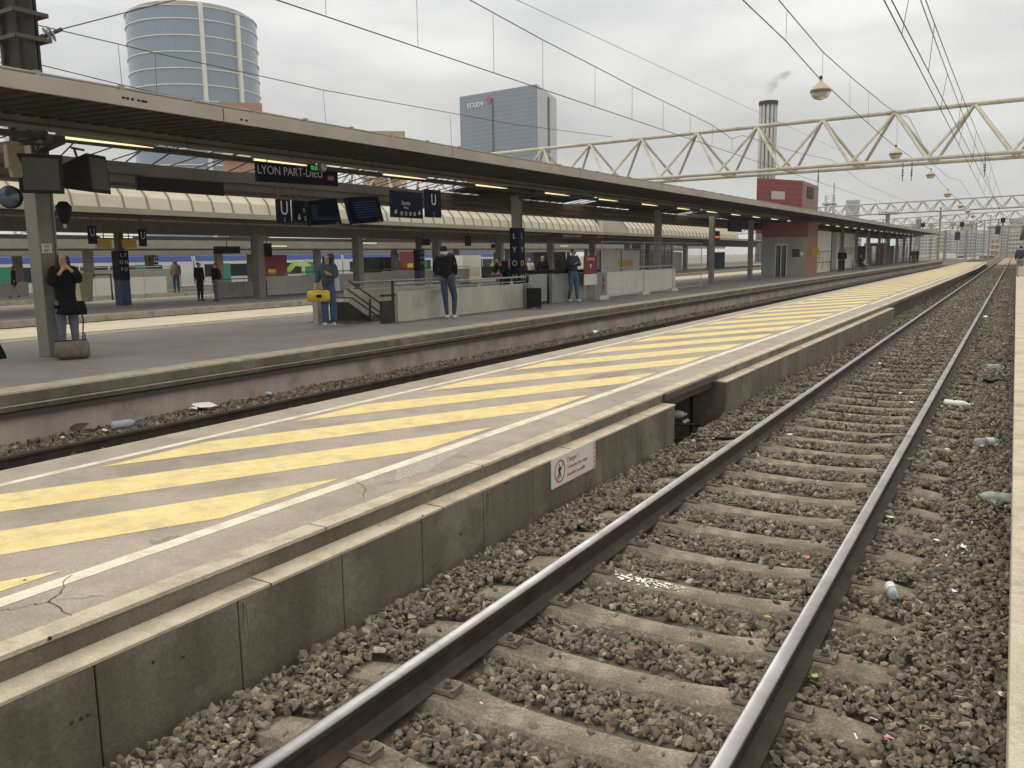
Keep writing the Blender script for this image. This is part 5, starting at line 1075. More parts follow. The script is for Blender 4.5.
# slab tower
A = atd(459.5, 95, 378); Bc = atd(537, 84, 352); Dd = atd(556.5, 97, 385)
zt_ = Bc[2]; r = empty('slab_tower', (Bc[0], Bc[1], 0), 0, 'blue grey rectangular office tower behind the canopy', 'tower')
glf = gridmat('tower_front', (.135, .17, .21), (.21, .25, .30), 1.1, 1.8, .2, .25, .2, c2=(.11, .145, .185)); gls = gridmat('tower_side', (.27, .29, .31), (.36, .38, .39), 1.4, 3.6, .18, .3, .2)
prism('front_wall', [tuple(A[:2]), tuple(Bc[:2]), tuple((A+(Dd-Bc))[:2])], -1, zt_, glf, r, roofm, (Bc[0], Bc[1], 0)); A2 = A+(Dd-Bc)
prism('side_wall', [tuple((Bc+(Dd-Bc)*.004)[:2]), tuple(Dd[:2]), tuple((A2)[:2])], -1, zt_-.05, gls, r, roofm, (Bc[0], Bc[1], 0))
nn = np.array([(Bc-A)[1], -(Bc-A)[0], 0]); nn /= np.linalg.norm(nn)
def strip_on(P0, P1, t0, t1, z0, z1, m, name, off=.25):
    n_ = np.array([(P1-P0)[1], -(P1-P0)[0], 0]); n_ /= np.linalg.norm(n_); a = P0+(P1-P0)*t0-Bc; c = P0+(P1-P0)*t1-Bc
    Q = [a, c, c+n_*off, a+n_*off]; b = MB(); b.hexa([(q[0], q[1], z0) for q in Q]+[(q[0], q[1], z1) for q in Q]); return b.build(name, m, r)
dk = mat('painted_recess', (.03, .04, .055)); strip_on(A, Bc, .435, .455, 0, zt_-3, dk, 'painted_recess'); strip_on(Bc, Dd, .52, .6, 0, zt_-2, dk, 'painted_recess'); strip_on(A, Bc, 0, .06, zt_-3.5, zt_+.2, whitep, 'parapet_notch', .1) if False else None  # flat strips standing proud; the recess is drawn only by dark colour
wl = mat('lit_pane', (.5, .55, .6), rough=.3); random.seed(3)
for t, k in ((.17, 3), (.2, 3), (.42, 3), (.54, 3), (.57, 3), (.85, 4), (.88, 4), (.7, 6), (.6, 9), (.24, 9), (.8, 11), (.3, 5)): strip_on(A, Bc, t, t+.014, zt_-22-4.2*k, zt_-19-4.2*k, wl, 'bright_window', .12)
M_ = Matrix(((((Bc-A)/np.linalg.norm(Bc-A))[0], 0, nn[0], (A+(Bc-A)*.22-Bc)[0]+nn[0]*.4), (((Bc-A)/np.linalg.norm(Bc-A))[1], 0, nn[1], (A+(Bc-A)*.22-Bc)[1]+nn[1]*.4), (0, 1, 0, zt_-4.6), (0, 0, 0, 1)))
text('ECUDV', 2.9, mat('tower_letters', (.75, .76, .78)), r, M_, depth=.1)
c_ = A+(Bc-A)*.40-Bc+nn*.4; b = MB(); b.lathe([(0, .1), (1.5, .1), (1.5, 0), (0, 0)], (0, 0, 0), 16); o = b.build('red_disc', mat('tower_red', (.35, .04, .08)), r); o.matrix_local = Matrix(((M_[0][0], 0, nn[0], c_[0]), (M_[1][0], 0, nn[1], c_[1]), (0, 1, 0, zt_-3.2), (0, 0, 0, 1)))
# chimney with flutes and its faint smoke
q = atd(768, 120, 170); zt_ = atd(768, 102, 170)[2]; rr = 9.0*170/846
r = empty('fluted_chimney', (q[0], q[1], 0), 0, 'tall grey chimney with dark vertical flutes behind the red tower', 'chimney')
b = MB(); b.lathe([(rr*.86, 0), (rr*.86, zt_-.3)], (0, 0, 0), 20); b.build('core', mat('chimney_dark', (.08, .085, .09)), r)
for k in range(12): t = 2*math.pi*k/12+.2; b = MB(); b.tube([(math.cos(t)*rr*.82, math.sin(t)*rr*.82, 0), (math.cos(t)*rr*.82, math.sin(t)*rr*.82, zt_-.6)], rr*.17, 8); b.build('flue', mat('chimney_pale', (.36, .355, .33)), r, smooth=True)
b = MB(); b.lathe([(rr*.9, zt_-.7), (rr*1.04, zt_-.7), (rr*1.04, zt_), (rr*.6, zt_)], (0, 0, 0), 20); b.build('rim', dgrey, r)
sm = bpy.data.materials.new('smoke'); sm.use_nodes = True; n_ = sm.node_tree.nodes; n_.remove(n_['Principled BSDF']); pv = n_.new('ShaderNodeVolumePrincipled'); pv.inputs['Color'].default_value = (.10, .10, .10, 1)
no = n_.new('ShaderNodeTexNoise'); no.inputs['Scale'].default_value = .35; no.inputs['Detail'].default_value = 4; cr = n_.new('ShaderNodeMapRange'); cr.inputs['From Min'].default_value = .42; cr.inputs['From Max'].default_value = .7; cr.inputs['To Max'].default_value = .34
tcc = n_.new('ShaderNodeTexCoord'); sm.node_tree.links.new(tcc.outputs['Object'], no.inputs['Vector']); sm.node_tree.links.new(no.outputs['Fac'], cr.inputs['Value']); sm.node_tree.links.new(cr.outputs[0], pv.inputs['Density']); sm.node_tree.links.new(pv.outputs[0], n_['Material Output'].inputs['Volume'])
b = MB(); pp = [atd(px, py, 170) for px, py in ((768, 98), (771, 88), (776, 80), (783, 75), (792, 71))]
k0 = len(pp)
for i in range(k0-1): pass
bm_r = [.5, 1.2, 1.7, 2.0, 1.2]
n = 10; o_ = 0
for i, p in enumerate(pp):
    for j in range(n): t = 2*math.pi*j/n; b.v.append(tuple(p+RT*math.cos(t)*bm_r[i]+np.array([0, 1, 0])*0+(-UP*.5+FW*.0)*0+np.array([0, math.sin(t)*bm_r[i], math.sin(t)*bm_r[i]*.3])))
for i in range(k0-1):
    for j in range(n): b.f.append((i*n+j, i*n+(j+1) % n, (i+1)*n+(j+1) % n, (i+1)*n+j)); b.m.append(0)
b.f.append(tuple(range(n))[::-1]); b.f.append(tuple(range((k0-1)*n, k0*n))); b.m += [0, 0]
tag(b.build('smoke_plume', sm, loc=tuple(pp[0])), 'small faint grey puff of smoke above the chimney', 'smoke', kind='stuff')
# terracotta roofs peeping over the canopy
def block(name, pl, pr, pt, dep, m, label, cat='building', dd=14, floors=0, wm=None, top=None, cols=0, dz=0):
    A = atd(pl, pt, dep); B = atd(pr, pt, dep); zt_ = (A[2]+B[2])/2+dz; M0 = (A+B)/2; mr_ = M0[:2]/np.linalg.norm(M0[:2]); u_ = np.array([mr_[1], -mr_[0]])
    hw = abs(np.dot((B-A)[:2], u_))/2; hw *= 1.0; A = np.array([M0[0]-u_[0]*hw, M0[1]-u_[1]*hw, 0]); L_ = 2*hw; ang = math.atan2(u_[1], u_[0])
    r = empty(name, (A[0], A[1], -.6), ang, label, cat); b = MB(); b.box(0, L_, 0, dd, 0, zt_+.6); wl_ = b.build('wall', m, r)
    H = zt_+.6
    if floors:
        fh = H/floors
        for f in range(floors):
            if cols and cols*floors <= 100:
                for c in range(cols): w = L_/cols; b = MB(); b.box(c*w+w*.22, c*w+w*.78, -.08, .0, f*fh+fh*.3, f*fh+fh*.82); b.build('window', wm or glassd, wl_)
            else: b = MB(); b.box(L_*.03, L_*.97, -.08, 0, f*fh+fh*.35, f*fh+fh*.8); b.build('window_band', wm or glassd, wl_)
            b = MB(); b.box(-.1, L_+.1, -.5, .0, f*fh, f*fh+fh*.12); b.build('balcony_slab', whitep, wl_)
    if top: b = MB(); b.box(-.3, L_+.3, -.3, dd, H, H+1.0); b.build('roof', top, r)
    return r
terra = mat('terracotta', (.34, .17, .11), (.42, .23, .16), .5, .9)
block('brick_building', 219, 262, 102.5, 150, terra, 'terracotta roof edge under the round tower', dd=10, floors=3)
block('brick_building', 361, 405, 131, 180, mat('pinkish_block', (.38, .24, .18), (.45, .30, .23), .4, .9), 'pinkish block just peeping above the canopy', dd=12, floors=3)
# grey far tower
block('grey_tower', 846, 860, 200, 520, mat('far_tower_glass', (.26, .31, .35), (.32, .36, .40), .1, .4, .2), 'distant pale grey glass tower right of the red tower', 'tower', 16, 9, mat('far_glass_b', (.22, .27, .32), rough=.3))
block('low_building', 843, 862, 222, 515, mat('far_tower_base', (.36, .40, .42), rough=.5), 'broad pale base of the distant grey tower', 'building', 20, 3, MT['far_glass_b'])
# lattice mast left of it
p = atd(830, 195, 140); r = empty('antenna_mast', (p[0], p[1], -.5), 0, 'thin lattice antenna mast between the red tower and the grey tower', 'mast'); h = p[2]+.5; b = MB()
for sx_, sy2 in ((-1, -1), (1, -1), (1, 1), (-1, 1)): b.tube([(sx_*.7, sy2*.7, 0), (sx_*.6, sy2*.6, h)], .08, 4)
for k in range(24): z = h*k/24; b.tube([(-.7, -.7, z), (.7, -.7, z+h/24)], .05, 4); b.tube([(.7, .7, z), (.7, -.7, z+h/24)], .05, 4)
b.build('lattice', mat('pale_lattice', (.45, .45, .44)), r); b = MB(); b.box(-1, 1, -1, 1, h*.86, h*.88); b.tube([(.6, 0, h), (.6, 0, h+2)], .08, 4); b.build('antenna', grey_paint, r)
# apartment blocks in the far background
apt = [mat('apt_white', (.50, .51, .50), (.56, .57, .56), .1, .8), mat('apt_grey', (.34, .36, .36), (.40, .42, .42), .1, .8), mat('apt_beige', (.42, .39, .33), (.48, .45, .38), .1, .8), mat('apt_blue', (.30, .35, .38), (.36, .41, .44), .1, .7)]
wg = mat('apt_window', (.13, .16, .18), rough=.4)
for i, (pl, pr, pt, dep, mi, fl, cl, lb) in enumerate([(836, 862, 229, 330, 2, 6, 7, 'low pale block just right of the red tower'), (896, 922, 233, 380, 1, 7, 6, 'grey block behind the canopy end'), (922, 938, 229, 420, 0, 8, 5, 'white apartment block left of the slender mast'), (936, 950, 233, 360, 2, 6, 5, 'beige apartment block at the platform end'), (948, 962, 230, 440, 0, 9, 5, 'white apartment block behind the left red signal'), (960, 976, 226, 400, 3, 9, 6, 'bluish apartment block left of the orange building'), (974, 990, 231, 470, 1, 8, 5, 'grey apartment block behind the orange building'), (988, 1001, 228, 430, 0, 10, 5, 'white apartment block behind the right red signal'), (999, 1012, 225, 380, 3, 10, 5, 'bluish tall apartment block left of the right platform building'), (1010, 1030, 222, 350, 2, 8, 6, 'beige block behind the right platform')]):
    block('apartment_block', pl, pr, pt, dep, apt[mi], lb, 'building', 16, fl, wg, roofm if i % 2 else None, cl)
block('orange_building', 991, 999.5, 239, 300, mat('orange_render', (.45, .27, .17), (.50, .32, .22), .3, .8), 'small orange rendered building above the far tracks', 'building', 8, 3, wg, None, 2)
block('low_wall', 940, 1016, 257, 240, mat('low_wall_conc', (.40, .39, .36), (.46, .45, .42), .2, .9), 'long low pale wall closing the far end of the tracks', 'wall', 2)
b = MB(); b.prof([(-2.2, -.2), (5, -.2), (5, -.16), (-2.2, -.16)], 130, 230); struct(b.build('orange_gravel', mat('orange_gravel', (.27, .19, .13), (.33, .24, .17), .5, 1)), 'patch of orange gravel beside the far tracks')
b = MB(); b.prof([(-60, -.33), (-3, -.33), (-3, -.29), (-60, -.29)], 136, 230); struct(b.build('track_yard', groundm), 'stone ballast yard at the station throat')
for k, (px, c, lb) in enumerate(((947, (.6, .62, .63), 'white van parked far behind the platform end'), (962, (.55, .58, .6), 'pale silver car far behind the tracks'), (984, (.7, .7, .7), 'white car parked under the orange building'), (990, (.25, .32, .4), 'blue grey car parked right of the white car'))):
    p = atd(px, 258, 228); r = empty('parked_car', (p[0], p[1], p[2]-.9), .2, lb, 'van' if k == 0 else 'car', 'cars parked far behind the tracks'); m_ = mat('car%d' % k, c, rough=.3)
    b = MB(); hh = 2.2 if k == 0 else .95; b.hexa([(-2.2, -.85, .25), (2.2, -.85, .25), (2.2, .85, .25), (-2.2, .85, .25), (-2.15, -.85, hh), (2.1, -.85, hh*.9), (2.1, .85, hh*.9), (-2.15, .85, hh)]); b.build('body', m_, r, bevel=.15)
    if k: b = MB(); b.hexa([(-1.4, -.78, hh*.95), (1.2, -.78, hh*.9), (1.2, .78, hh*.9), (-1.4, .78, hh*.95), (-1., -.65, 1.5), (.7, -.65, 1.5), (.7, .65, 1.5), (-1., .65, 1.5)]); b.build('cabin', glassd, r, bevel=.08)
    for sx_ in (-1.35, 1.35):
        for sy2 in (-.86, .86): b = MB(); b.tube([(sx_, sy2-.1, .33), (sx_, sy2+.1, .33)], .33, 12); b.build('wheel', black, r)
# crane behind the left mast
p = atd(6, 40, 120); r = empty('tower_crane', (p[0], p[1], -.5), 0, 'red and white lattice crane behind the left mast', 'crane'); h = p[2]+12; b = MB(); b.use(mat('crane_white', (.6, .62, .68)))
for k in range(60):
    z = h*k/60
    for u_, v_ in (((-1, -1), (1, -1)), ((1, -1), (1, 1)), ((1, 1), (-1, 1)), ((-1, 1), (-1, -1))): b.tube([(u_[0], u_[1], z), (v_[0], v_[1], z+h/60)], .11, 4)
for u_ in ((-1, -1), (1, -1), (1, 1), (-1, 1)): b.tube([(u_[0], u_[1], 0), (u_[0], u_[1], h)], .16, 4)
b.build('lattice_tower', None, r); p2 = atd(20, 17, 120)
b = MB(); b.box(-2.2, 3.6, -1.5, 1.5, p2[2]-2.2, p2[2]+3.5); b.build('red_cabin', mat('crane_red', (.42, .06, .07)), r)
# building at the right edge (station building on the right platform, far)
a = hit(1016.5, 245, x=1.2)
r = empty('right_platform_building', (1.15, 70, .38), 0, 'dark roofed pale station building at the far right edge', 'building')
b = MB(); b.box(0, 6, 0, 70, 0, 2.7); b.build('wall', mat('cream_wall', (.55, .50, .40), rough=.8), r); b = MB(); b.prof([(-.9, 2.7), (7, 2.7), (7, 3.0), (3, 4.6), (-.9, 3.1)], -1, 71); b.build('roof', mat('brown_roof', (.15, .11, .09), (.20, .15, .12), .5, .9), r)

# ------------------------------------------------------------------ litter
def bottle(px, py, z, L_, rad, rz, label, col, cap, label_c=None, cr=0.):
    p = hit(px, py, z=z); r = empty('plastic_bottle', (p[0], p[1], z+rad), rz, label, 'bottle'); r.rotation_euler = (0, R(90+cr), rz)
    b = MB(); b.lathe([(0, -L_/2), (rad*.8, -L_/2), (rad, -L_/2+.01), (rad, -L_*.2), (rad*.86, -L_*.12), (rad, -.02), (rad, L_*.2), (rad*.75, L_*.34), (rad*.36, L_*.42), (rad*.36, L_*.47)], (0, 0, 0), 14); b.build('bottle_body', col, r, smooth=True)
    b = MB(); b.lathe([(rad*.42, L_*.45), (rad*.42, L_*.5), (0, L_*.5)], (0, 0, 0), 10); b.build('cap', cap, r)
    if label_c: b = MB(); b.lathe([(rad*1.02, -.03), (rad*1.02, .05)], (0, 0, 0), 14); b.build('paper_label', label_c, r)
    return r
pet = mat('clear_plastic', (.80, .86, .88), rough=.15, trans=.75); petb = mat('bluish_plastic', (.70, .80, .90), rough=.2, trans=.6); petg = mat('greenish_plastic', (.70, .82, .75), rough=.2, trans=.6); milky = mat('milky_plastic', (.55, .58, .54), (.66, .68, .64), 20, .4)
capb = mat('blue_cap', (.05, .12, .45)); capg = mat('green_cap', (.05, .35, .15)); capw = mat('white_cap', (.7, .7, .7))
bottle(891, 594, -.16, .20, .031, R(105), 'small crushed clear bottle with blue cap near the right rail', petb, capb, milky)
bottle(995, 502, -.16, .25, .042, R(185), 'clear bottle with green base lying at the platform edge', petg, capg)
bottle(988, 446, -.16, .30, .045, R(40), 'large clear crushed bottle lying in the stones right of the rail', pet, capg, milky)
bottle(957, 407, -.16, .32, .045, R(-10), 'milky white bottle lying between right rail and platform', milky, capw)
bottle(995, 371, -.16, .26, .06, R(20), 'small clear bottle lying further up by the right platform', pet, capw)
bottle(124, 427, -.26, .33, .05, R(75), 'pale blue bottle in the far ballast under the platform wall', petb, capb)
bottle(675, 418, -.20, .30, .05, R(20), 'x', milky, capw)['label'] = 'whitish bottle lying in the dark opening under the quay'
# scraps of paper and plastic
def scrap(px, py, z, s, col, label, name='paper_scrap'):
    p = hit(px, py, z=z); n = 7; b = MB()
    V = [(s*(.5+random.random()*.6)*math.cos(2*math.pi*j/n), s*(.35+random.random()*.4)*math.sin(2*math.pi*j/n), random.uniform(0, s*.5)) for j in range(n)]+[(0, 0, s*.45), (0, 0, s*.40)]
    b.add(V, [(j, (j+1) % n, n) for j in range(n)]+[((j+1) % n, j, n+1) for j in range(n)])
    o = b.build(name, col); o.location = (p[0], p[1], z+.015); o.rotation_euler = (0, 0, random.random()*6); return tag(o, label, 'litter')
wpap = mat('white_paper', (.78, .77, .74), rough=.8)
for px, py, s, c, lb in ((768, 620, .028, mat('green_scrap', (.30, .55, .15)), 'bright green scrap between the rails near the bottom'), (815, 680, .03, mat('green_scrap', (.3, .55, .15)), 'green scrap just right of the right rail'), (807, 560, .022, mat('pink_scrap', (.7, .2, .2)), 'small red pink scrap between the rails'), (888, 742, .03, mat('pink2', (.65, .3, .38)), 'pink and white packet at the bottom right'), (953, 594, .035, wpap, 'white paper scrap among the right stones'), (890, 520, .04, wpap, 'white elongated scrap beside the right rail'), (937, 544, .05, wpap, 'crumpled white scrap right of the rail, upper'), (963, 549, .035, wpap, 'white scrap nearest the platform edge, middle'), (832, 634, .03, mat('silver', (.5, .52, .6), rough=.2, metal=.8), 'crumpled silver foil beside the right rail'), (1000, 698, .03, wpap, 'tiny white scrap at the right platform foot'), (910, 461, .045, mat('reddish', (.5, .25, .2)), 'reddish white crumpled cup beside the right rail'), (918, 463, .04, mat('bluegrey', (.2, .27, .3)), 'dark bluish scrap beside the crumpled cup'), (880, 365, .07, wpap, 'white crumpled scrap between the rails further up'), (790, 436, .03, wpap, 'small white pellet between the rails, left'), (864, 390, .04, wpap, 'small white scrap left of centre between the rails'), (911, 404, .04, wpap, 'white scrap just inside the right rail'), (942, 408, .04, wpap, 'white scrap just outside the right rail'), (948, 452, .05, wpap, 'white scrap outside the right rail near the crushed bottle'), (686, 424, .10, wpap, 'crumpled white bag in the opening under the quay'), (985, 318, .12, wpap, 'white rag far up beside the right rail'), (1003, 345, .05, wpap, 'pale scrap near the right platform, far'), (900, 395, .05, wpap, 'pale scrap between rails in the distance')):
    scrap(px, py, -.17, s, c, lb)
for px, py, s, c, lb in ((204, 410, .22, wpap, 'big crumpled white paper in the far ballast'), (192, 412, .12, wpap, 'small crumpled paper left of the big one'), (104, 432, .07, wpap, 'white scrap beside the pale blue bottle'), (80, 430, .16, mat('rustbag', (.09, .045, .03)), 'rust brown crumpled rag at the foot of the far wall'), (400, 366, .12, wpap, 'white lump in the far ballast near the quay'), (63, 439, .06, wpap, 'white fleck left of the brown rag'), (268, 396, .13, mat('bluebag', (.35, .42, .55)), 'bluish crumpled bag in the far ballast'), (595, 333, .15, wpap, 'white scrap below the mesh fence'), (650, 316, .15, wpap, 'white scrap in the far track bed below the parapet')):
    scrap(px, py, -.25, s, c, lb)
# butts, leaves and straw: uncountable flecks
b = MB(); fl = [mat('fleck_tan', (.45, .32, .18)), wpap, mat('fleck_orange', (.45, .2, .06))]
for k in range(260):
    x = RNG.uniform(-.55, .08) if k % 4 else RNG.uniform(-2.2, -.9); y = RNG.uniform(2.2, 13); z = -.13+RNG.uniform(-.01, .02); a = RNG.uniform(0, 6.3); l_ = RNG.uniform(.005, .019); w = RNG.uniform(.002, .005); b.use(fl[RNG.choice(3, p=[.5, .25, .25])])
    c, s_ = math.cos(a), math.sin(a); b.add([(x-c*l_-s_*w, y-s_*l_+c*w, z), (x-c*l_+s_*w, y-s_*l_-c*w, z), (x+c*l_+s_*w, y+s_*l_-c*w, z+.008), (x+c*l_-s_*w, y+s_*l_+c*w, z+.008), (x, y, z+w*1.5)], [(0, 1, 2, 3), (0, 3, 4), (1, 2, 4)])
tag(b.build('butts_and_leaf_flecks'), 'cigarette butts, straw and leaf flecks strewn over the stones', 'litter', kind='stuff')
# black cable and rags
b = MB(); q = [hit(px, py, z=-.17) for px, py in ((858, 442), (880, 438), (900, 434), (912, 433))]; b.tube([p+np.array([0, 0, .02*math.sin(i*2)]) for i, p in enumerate(q)], .012, 6); tag(b.build('black_cable', wirem, smooth=True), 'thin black cable crossing between the rails in mid view', 'cable')
b = MB(); q = [hit(px, py, z=-.16) for px, py in ((985, 383), (990, 385), (998, 382), (1006, 384))]; b.tube([p+np.array([0, 0, .03+.02*math.sin(i*3)]) for i, p in enumerate(q)], .045, 6, r2=.02); tag(b.build('black_rag', blackc, smooth=True), 'black rag lying on the stones near the right platform', 'rag')
for px0, py0, px1, py1, lb in ((637, 428, 700, 425, 'upper black pipe coming out of the quay opening'), (655, 441, 735, 439, 'lower black pipe coming out of the quay opening')):
    b = MB(); a = hit(px0, py0, z=-.17); c = hit(px1, py1, z=-.17); b.tube([a, (a+c)/2+np.array([0, 0, .03]), c], .02, 6); tag(b.build('pipe', black, smooth=True), lb, 'pipe')

# ------------------------------------------------------------------ people
def grow(name, J, E_, m, parent, sub=1, root=0, extra=None):
    """one continuous skinned mesh; J: list of (pos, rx, ry)"""
    me = bpy.data.meshes.new(name); me.from_pydata([tuple(j[0]) for j in J], E_, []); o = bpy.data.objects.new(name, me); COL.objects.link(o)
    o.modifiers.new('s', 'SKIN'); sl = me.skin_vertices[0].data
    for i, j in enumerate(J): sl[i].radius = (j[1], j[2] if len(j) > 2 else j[1]); sl[i].use_root = (i == root)
    s = o.modifiers.new('u', 'SUBSURF'); s.levels = sub; s.render_levels = sub
    dg = bpy.context.evaluated_depsgraph_get(); m2 = bpy.data.meshes.new_from_object(o.evaluated_get(dg)); bpy.data.objects.remove(o)
    m2.materials.clear(); m2.materials.append(m); m2.polygons.foreach_set('use_smooth', [True]*len(m2.polygons))
    o = bpy.data.objects.new(name, m2); COL.objects.link(o); o.parent = parent; return o
V3 = lambda *a: Vector(a)
def person(loc, rz, H, label, pose=None, top=blackc, legs=jeans, shoes=shoeb, hair=hair_d, sk=skin, longhair=False, coat=0., hat=None, mask=False, wide=0., pack=None, skirt=False, lean=0., leanx=0., fingers=True, group=None, scarf=None, hood=False, lod=False):
    """stands facing local -Y"""
    r = empty('person', tuple(loc), rz, label, 'person', group)
    p = dict(pel=V3(0, 0, .525), wai=V3(0, .0, .61), che=V3(0, .0, .72), nek=V3(0, .004, .815), hd0=V3(0, -.004, .865), hd1=V3(0, -.012, .905), hd2=V3(0, -.005, .955),
             shL=V3(.098, .004, .795), elL=V3(.125, .012, .635), wrL=V3(.13, -.02, .50), haL=V3(.13, -.03, .455), shR=V3(-.098, .004, .795), elR=V3(-.125, .012, .635), wrR=V3(-.13, -.02, .50), haR=V3(-.13, -.03, .455),
             hiL=V3(.05, 0, .50), knL=V3(.055, -.008, .285), anL=V3(.058, .012, .048), toL=V3(.068, -.085, .018), hiR=V3(-.05, 0, .50), knR=V3(-.055, -.008, .285), anR=V3(-.058, .012, .048), toR=V3(-.068, -.085, .018))
    if pose: p.update({k: V3(*v) for k, v in pose.items()})
    for k in p:
        v = p[k]*H
        if lean or leanx: v = V3(v.x+leanx*v.z, v.y+lean*v.z, v.z)
        p[k] = v
    h = H
    names = ['pel', 'wai', 'che', 'nek', 'hd0', 'hd1', 'hd2', 'shL', 'elL', 'wrL', 'haL', 'shR', 'elR', 'wrR', 'haR', 'hiL', 'knL', 'anL', 'toL', 'hiR', 'knR', 'anR', 'toR']
    rad = dict(pel=(.085, .06), wai=(.07, .05), che=(.085, .058), nek=(.032, .03), hd0=(.036, .042), hd1=(.043, .052), hd2=(.032, .038), shL=(.036,)*2, elL=(.024,)*2, wrL=(.016,)*2, haL=(.020, .012), hiL=(.05,)*2, knL=(.033,)*2, anL=(.020,)*2, toL=(.020, .014))
    for k in list(rad):
        if k.endswith('L'): rad[k[:-1]+'R'] = rad[k]
    J = [(p[n], rad[n][0]*h, rad[n][1]*h) for n in names]; ix = {n: i for i, n in enumerate(names)}
    E_ = [(ix[a], ix[b_]) for a, b_ in (('pel', 'wai'), ('wai', 'che'), ('che', 'nek'), ('nek', 'hd0'), ('hd0', 'hd1'), ('hd1', 'hd2'), ('che', 'shL'), ('shL', 'elL'), ('elL', 'wrL'), ('wrL', 'haL'), ('che', 'shR'), ('shR', 'elR'), ('elR', 'wrR'), ('wrR', 'haR'), ('pel', 'hiL'), ('hiL', 'knL'), ('knL', 'anL'), ('anL', 'toL'), ('pel', 'hiR'), ('hiR', 'knR'), ('knR', 'anR'), ('anR', 'toR'))]
    if fingers and not lod:
        for s, S in ((1, 'L'), (-1, 'R')):
            hp, wp_ = p['ha'+S], p['wr'+S]; d = (hp-wp_).normalized(); side = d.cross(V3(0, 1, 0)) if abs(d.z) > .5 else d.cross(V3(0, 0, 1)); side.normalize(); n_ = d.cross(side)
            for k, (o_, l_) in enumerate(((-.011, .036), (-.0035, .042), (.004, .040), (.0115, .031))):
                a = hp+side*o_*h*1.2+d*.008*h; b1 = a+d*l_*h*.5; c1 = b1+(d*.85+n_*.5)*l_*h*.5; i0 = len(J); J += [(a, .0052*h), (b1, .0048*h), (c1, .004*h)]; E_ += [(ix['ha'+S], i0), (i0, i0+1), (i0+1, i0+2)]
            a = hp-d*.01*h+side*.018*h*s; c1 = a+(d*.7+side*s*.5)*.028*h; i0 = len(J); J += [(a, .006*h), (c1, .0045*h)]; E_ += [(ix['ha'+S], i0), (i0, i0+1)]
    grow('body', J, E_, sk, r, 1)
    if not lod:
        hc = p['hd1']; f = (V3(0, -1, 0)); b = MB(); fy = .052*h
        b.use(sk); b.hexa([(hc.x-.008*h, hc.y-fy*.9, hc.z-.02*h), (hc.x+.008*h, hc.y-fy*.9, hc.z-.02*h), (hc.x+.008*h, hc.y-fy*.6, hc.z-.02*h), (hc.x-.008*h, hc.y-fy*.6, hc.z-.02*h), (hc.x-.004*h, hc.y-fy, hc.z+.01*h), (hc.x+.004*h, hc.y-fy, hc.z+.01*h), (hc.x+.004*h, hc.y-fy*.6, hc.z+.01*h), (hc.x-.004*h, hc.y-fy*.6, hc.z+.01*h)])
        b.add([(hc.x-.001, hc.y-fy*1.2, hc.z-.016*h), (hc.x-.006*h, hc.y-fy*.9, hc.z-.02*h), (hc.x+.006*h, hc.y-fy*.9, hc.z-.02*h), (hc.x, hc.y-fy*.95, hc.z+.004*h)], [(0, 1, 2), (0, 2, 3), (0, 3, 1)])
        for s in (-1, 1):
            b.use(sk); b.tube([(hc.x+s*.043*h, hc.y+.004*h, hc.z-.008*h), (hc.x+s*.050*h, hc.y+.006*h, hc.z-.006*h)], .014*h, 8)
            b.use(black); b.tube([(hc.x+s*.017*h, hc.y-fy*.86, hc.z+.004*h), (hc.x+s*.017*h, hc.y-fy*1.0, hc.z+.004*h)], .0052*h, 8)
        b.use(mat('lips', (.35, .12, .10))); b.box(hc.x-.013*h, hc.x+.013*h, hc.y-fy*.98, hc.y-fy*.8, hc.z-.031*h, hc.z-.027*h); b.build('face', None, r)
    # clothes
    k_ = 1.18
    trs = [('pel', 1.10), ('hiL', 1.22), ('knL', 1.3+wide*1.2), ('anL', 1.35+wide*3.0), ('hiR', 1.22), ('knR', 1.3+wide*1.2), ('anR', 1.35+wide*3.0)]
    if not skirt:
        J = [(p[n]+(V3(0, 0, -.004*h) if n.startswith('an') else V3(0, 0, 0)), rad[n][0]*h*q_, rad[n][1]*h*q_) for n, q_ in trs]+[(p['wai']+V3(0, 0, .01*h), .074*h, .054*h)]
        grow('trousers', J, [(0, 1), (1, 2), (2, 3), (0, 4), (4, 5), (5, 6), (0, 7)], legs, r, 1)
    else: grow('skirt', [(p['wai'], .078*h, .058*h), (p['pel'], .098*h, .075*h), ((p['knL']+p['knR'])/2+V3(0, 0, .04*h), .10*h, .08*h)], [(0, 1), (1, 2)], top, r, 1)
    cz = coat
    jn = [('pel', 1.22), ('wai', 1.36), ('che', 1.28), ('nek', 1.35), ('shL', 1.5), ('elL', 1.65), ('wrL', 1.6), ('shR', 1.5), ('elR', 1.65), ('wrR', 1.6)]
    J = [(p[n], rad[n][0]*h*q_, rad[n][1]*h*q_*1.1) for n, q_ in jn]; J[3] = (p['nek']-V3(0, 0, .01*h), .045*h, .042*h)
    J[6] = (p['wrL']+(p['elL']-p['wrL'])*.12, .027*h, .027*h); J[9] = (p['wrR']+(p['elR']-p['wrR'])*.12, .027*h, .027*h)
    J[0] = (p['pel']-V3(0, 0, .035*h), .098*h, .076*h)
    E2 = [(0, 1), (1, 2), (2, 3), (2, 4), (4, 5), (5, 6), (2, 7), (7, 8), (8, 9)]
    if coat: J.append((p['pel']-V3(0, 0, coat*h), .105*h, .082*h)); E2.append((0, 10))
    grow('jacket', J, E2, top, r, 1)
    for S in 'LR':
        a, t = p['an'+S], p['to'+S]; grow('shoe', [(a+V3(0, .022*h, -.020*h), .030*h, .026*h), (a*.5+t*.5+V3(0, 0, -.004*h), .031*h, .028*h), (t, .028*h, .019*h)], [(0, 1), (1, 2)], shoes, r, 1)
    hd = p['hd2']; bk = V3(0, .018*h, 0)
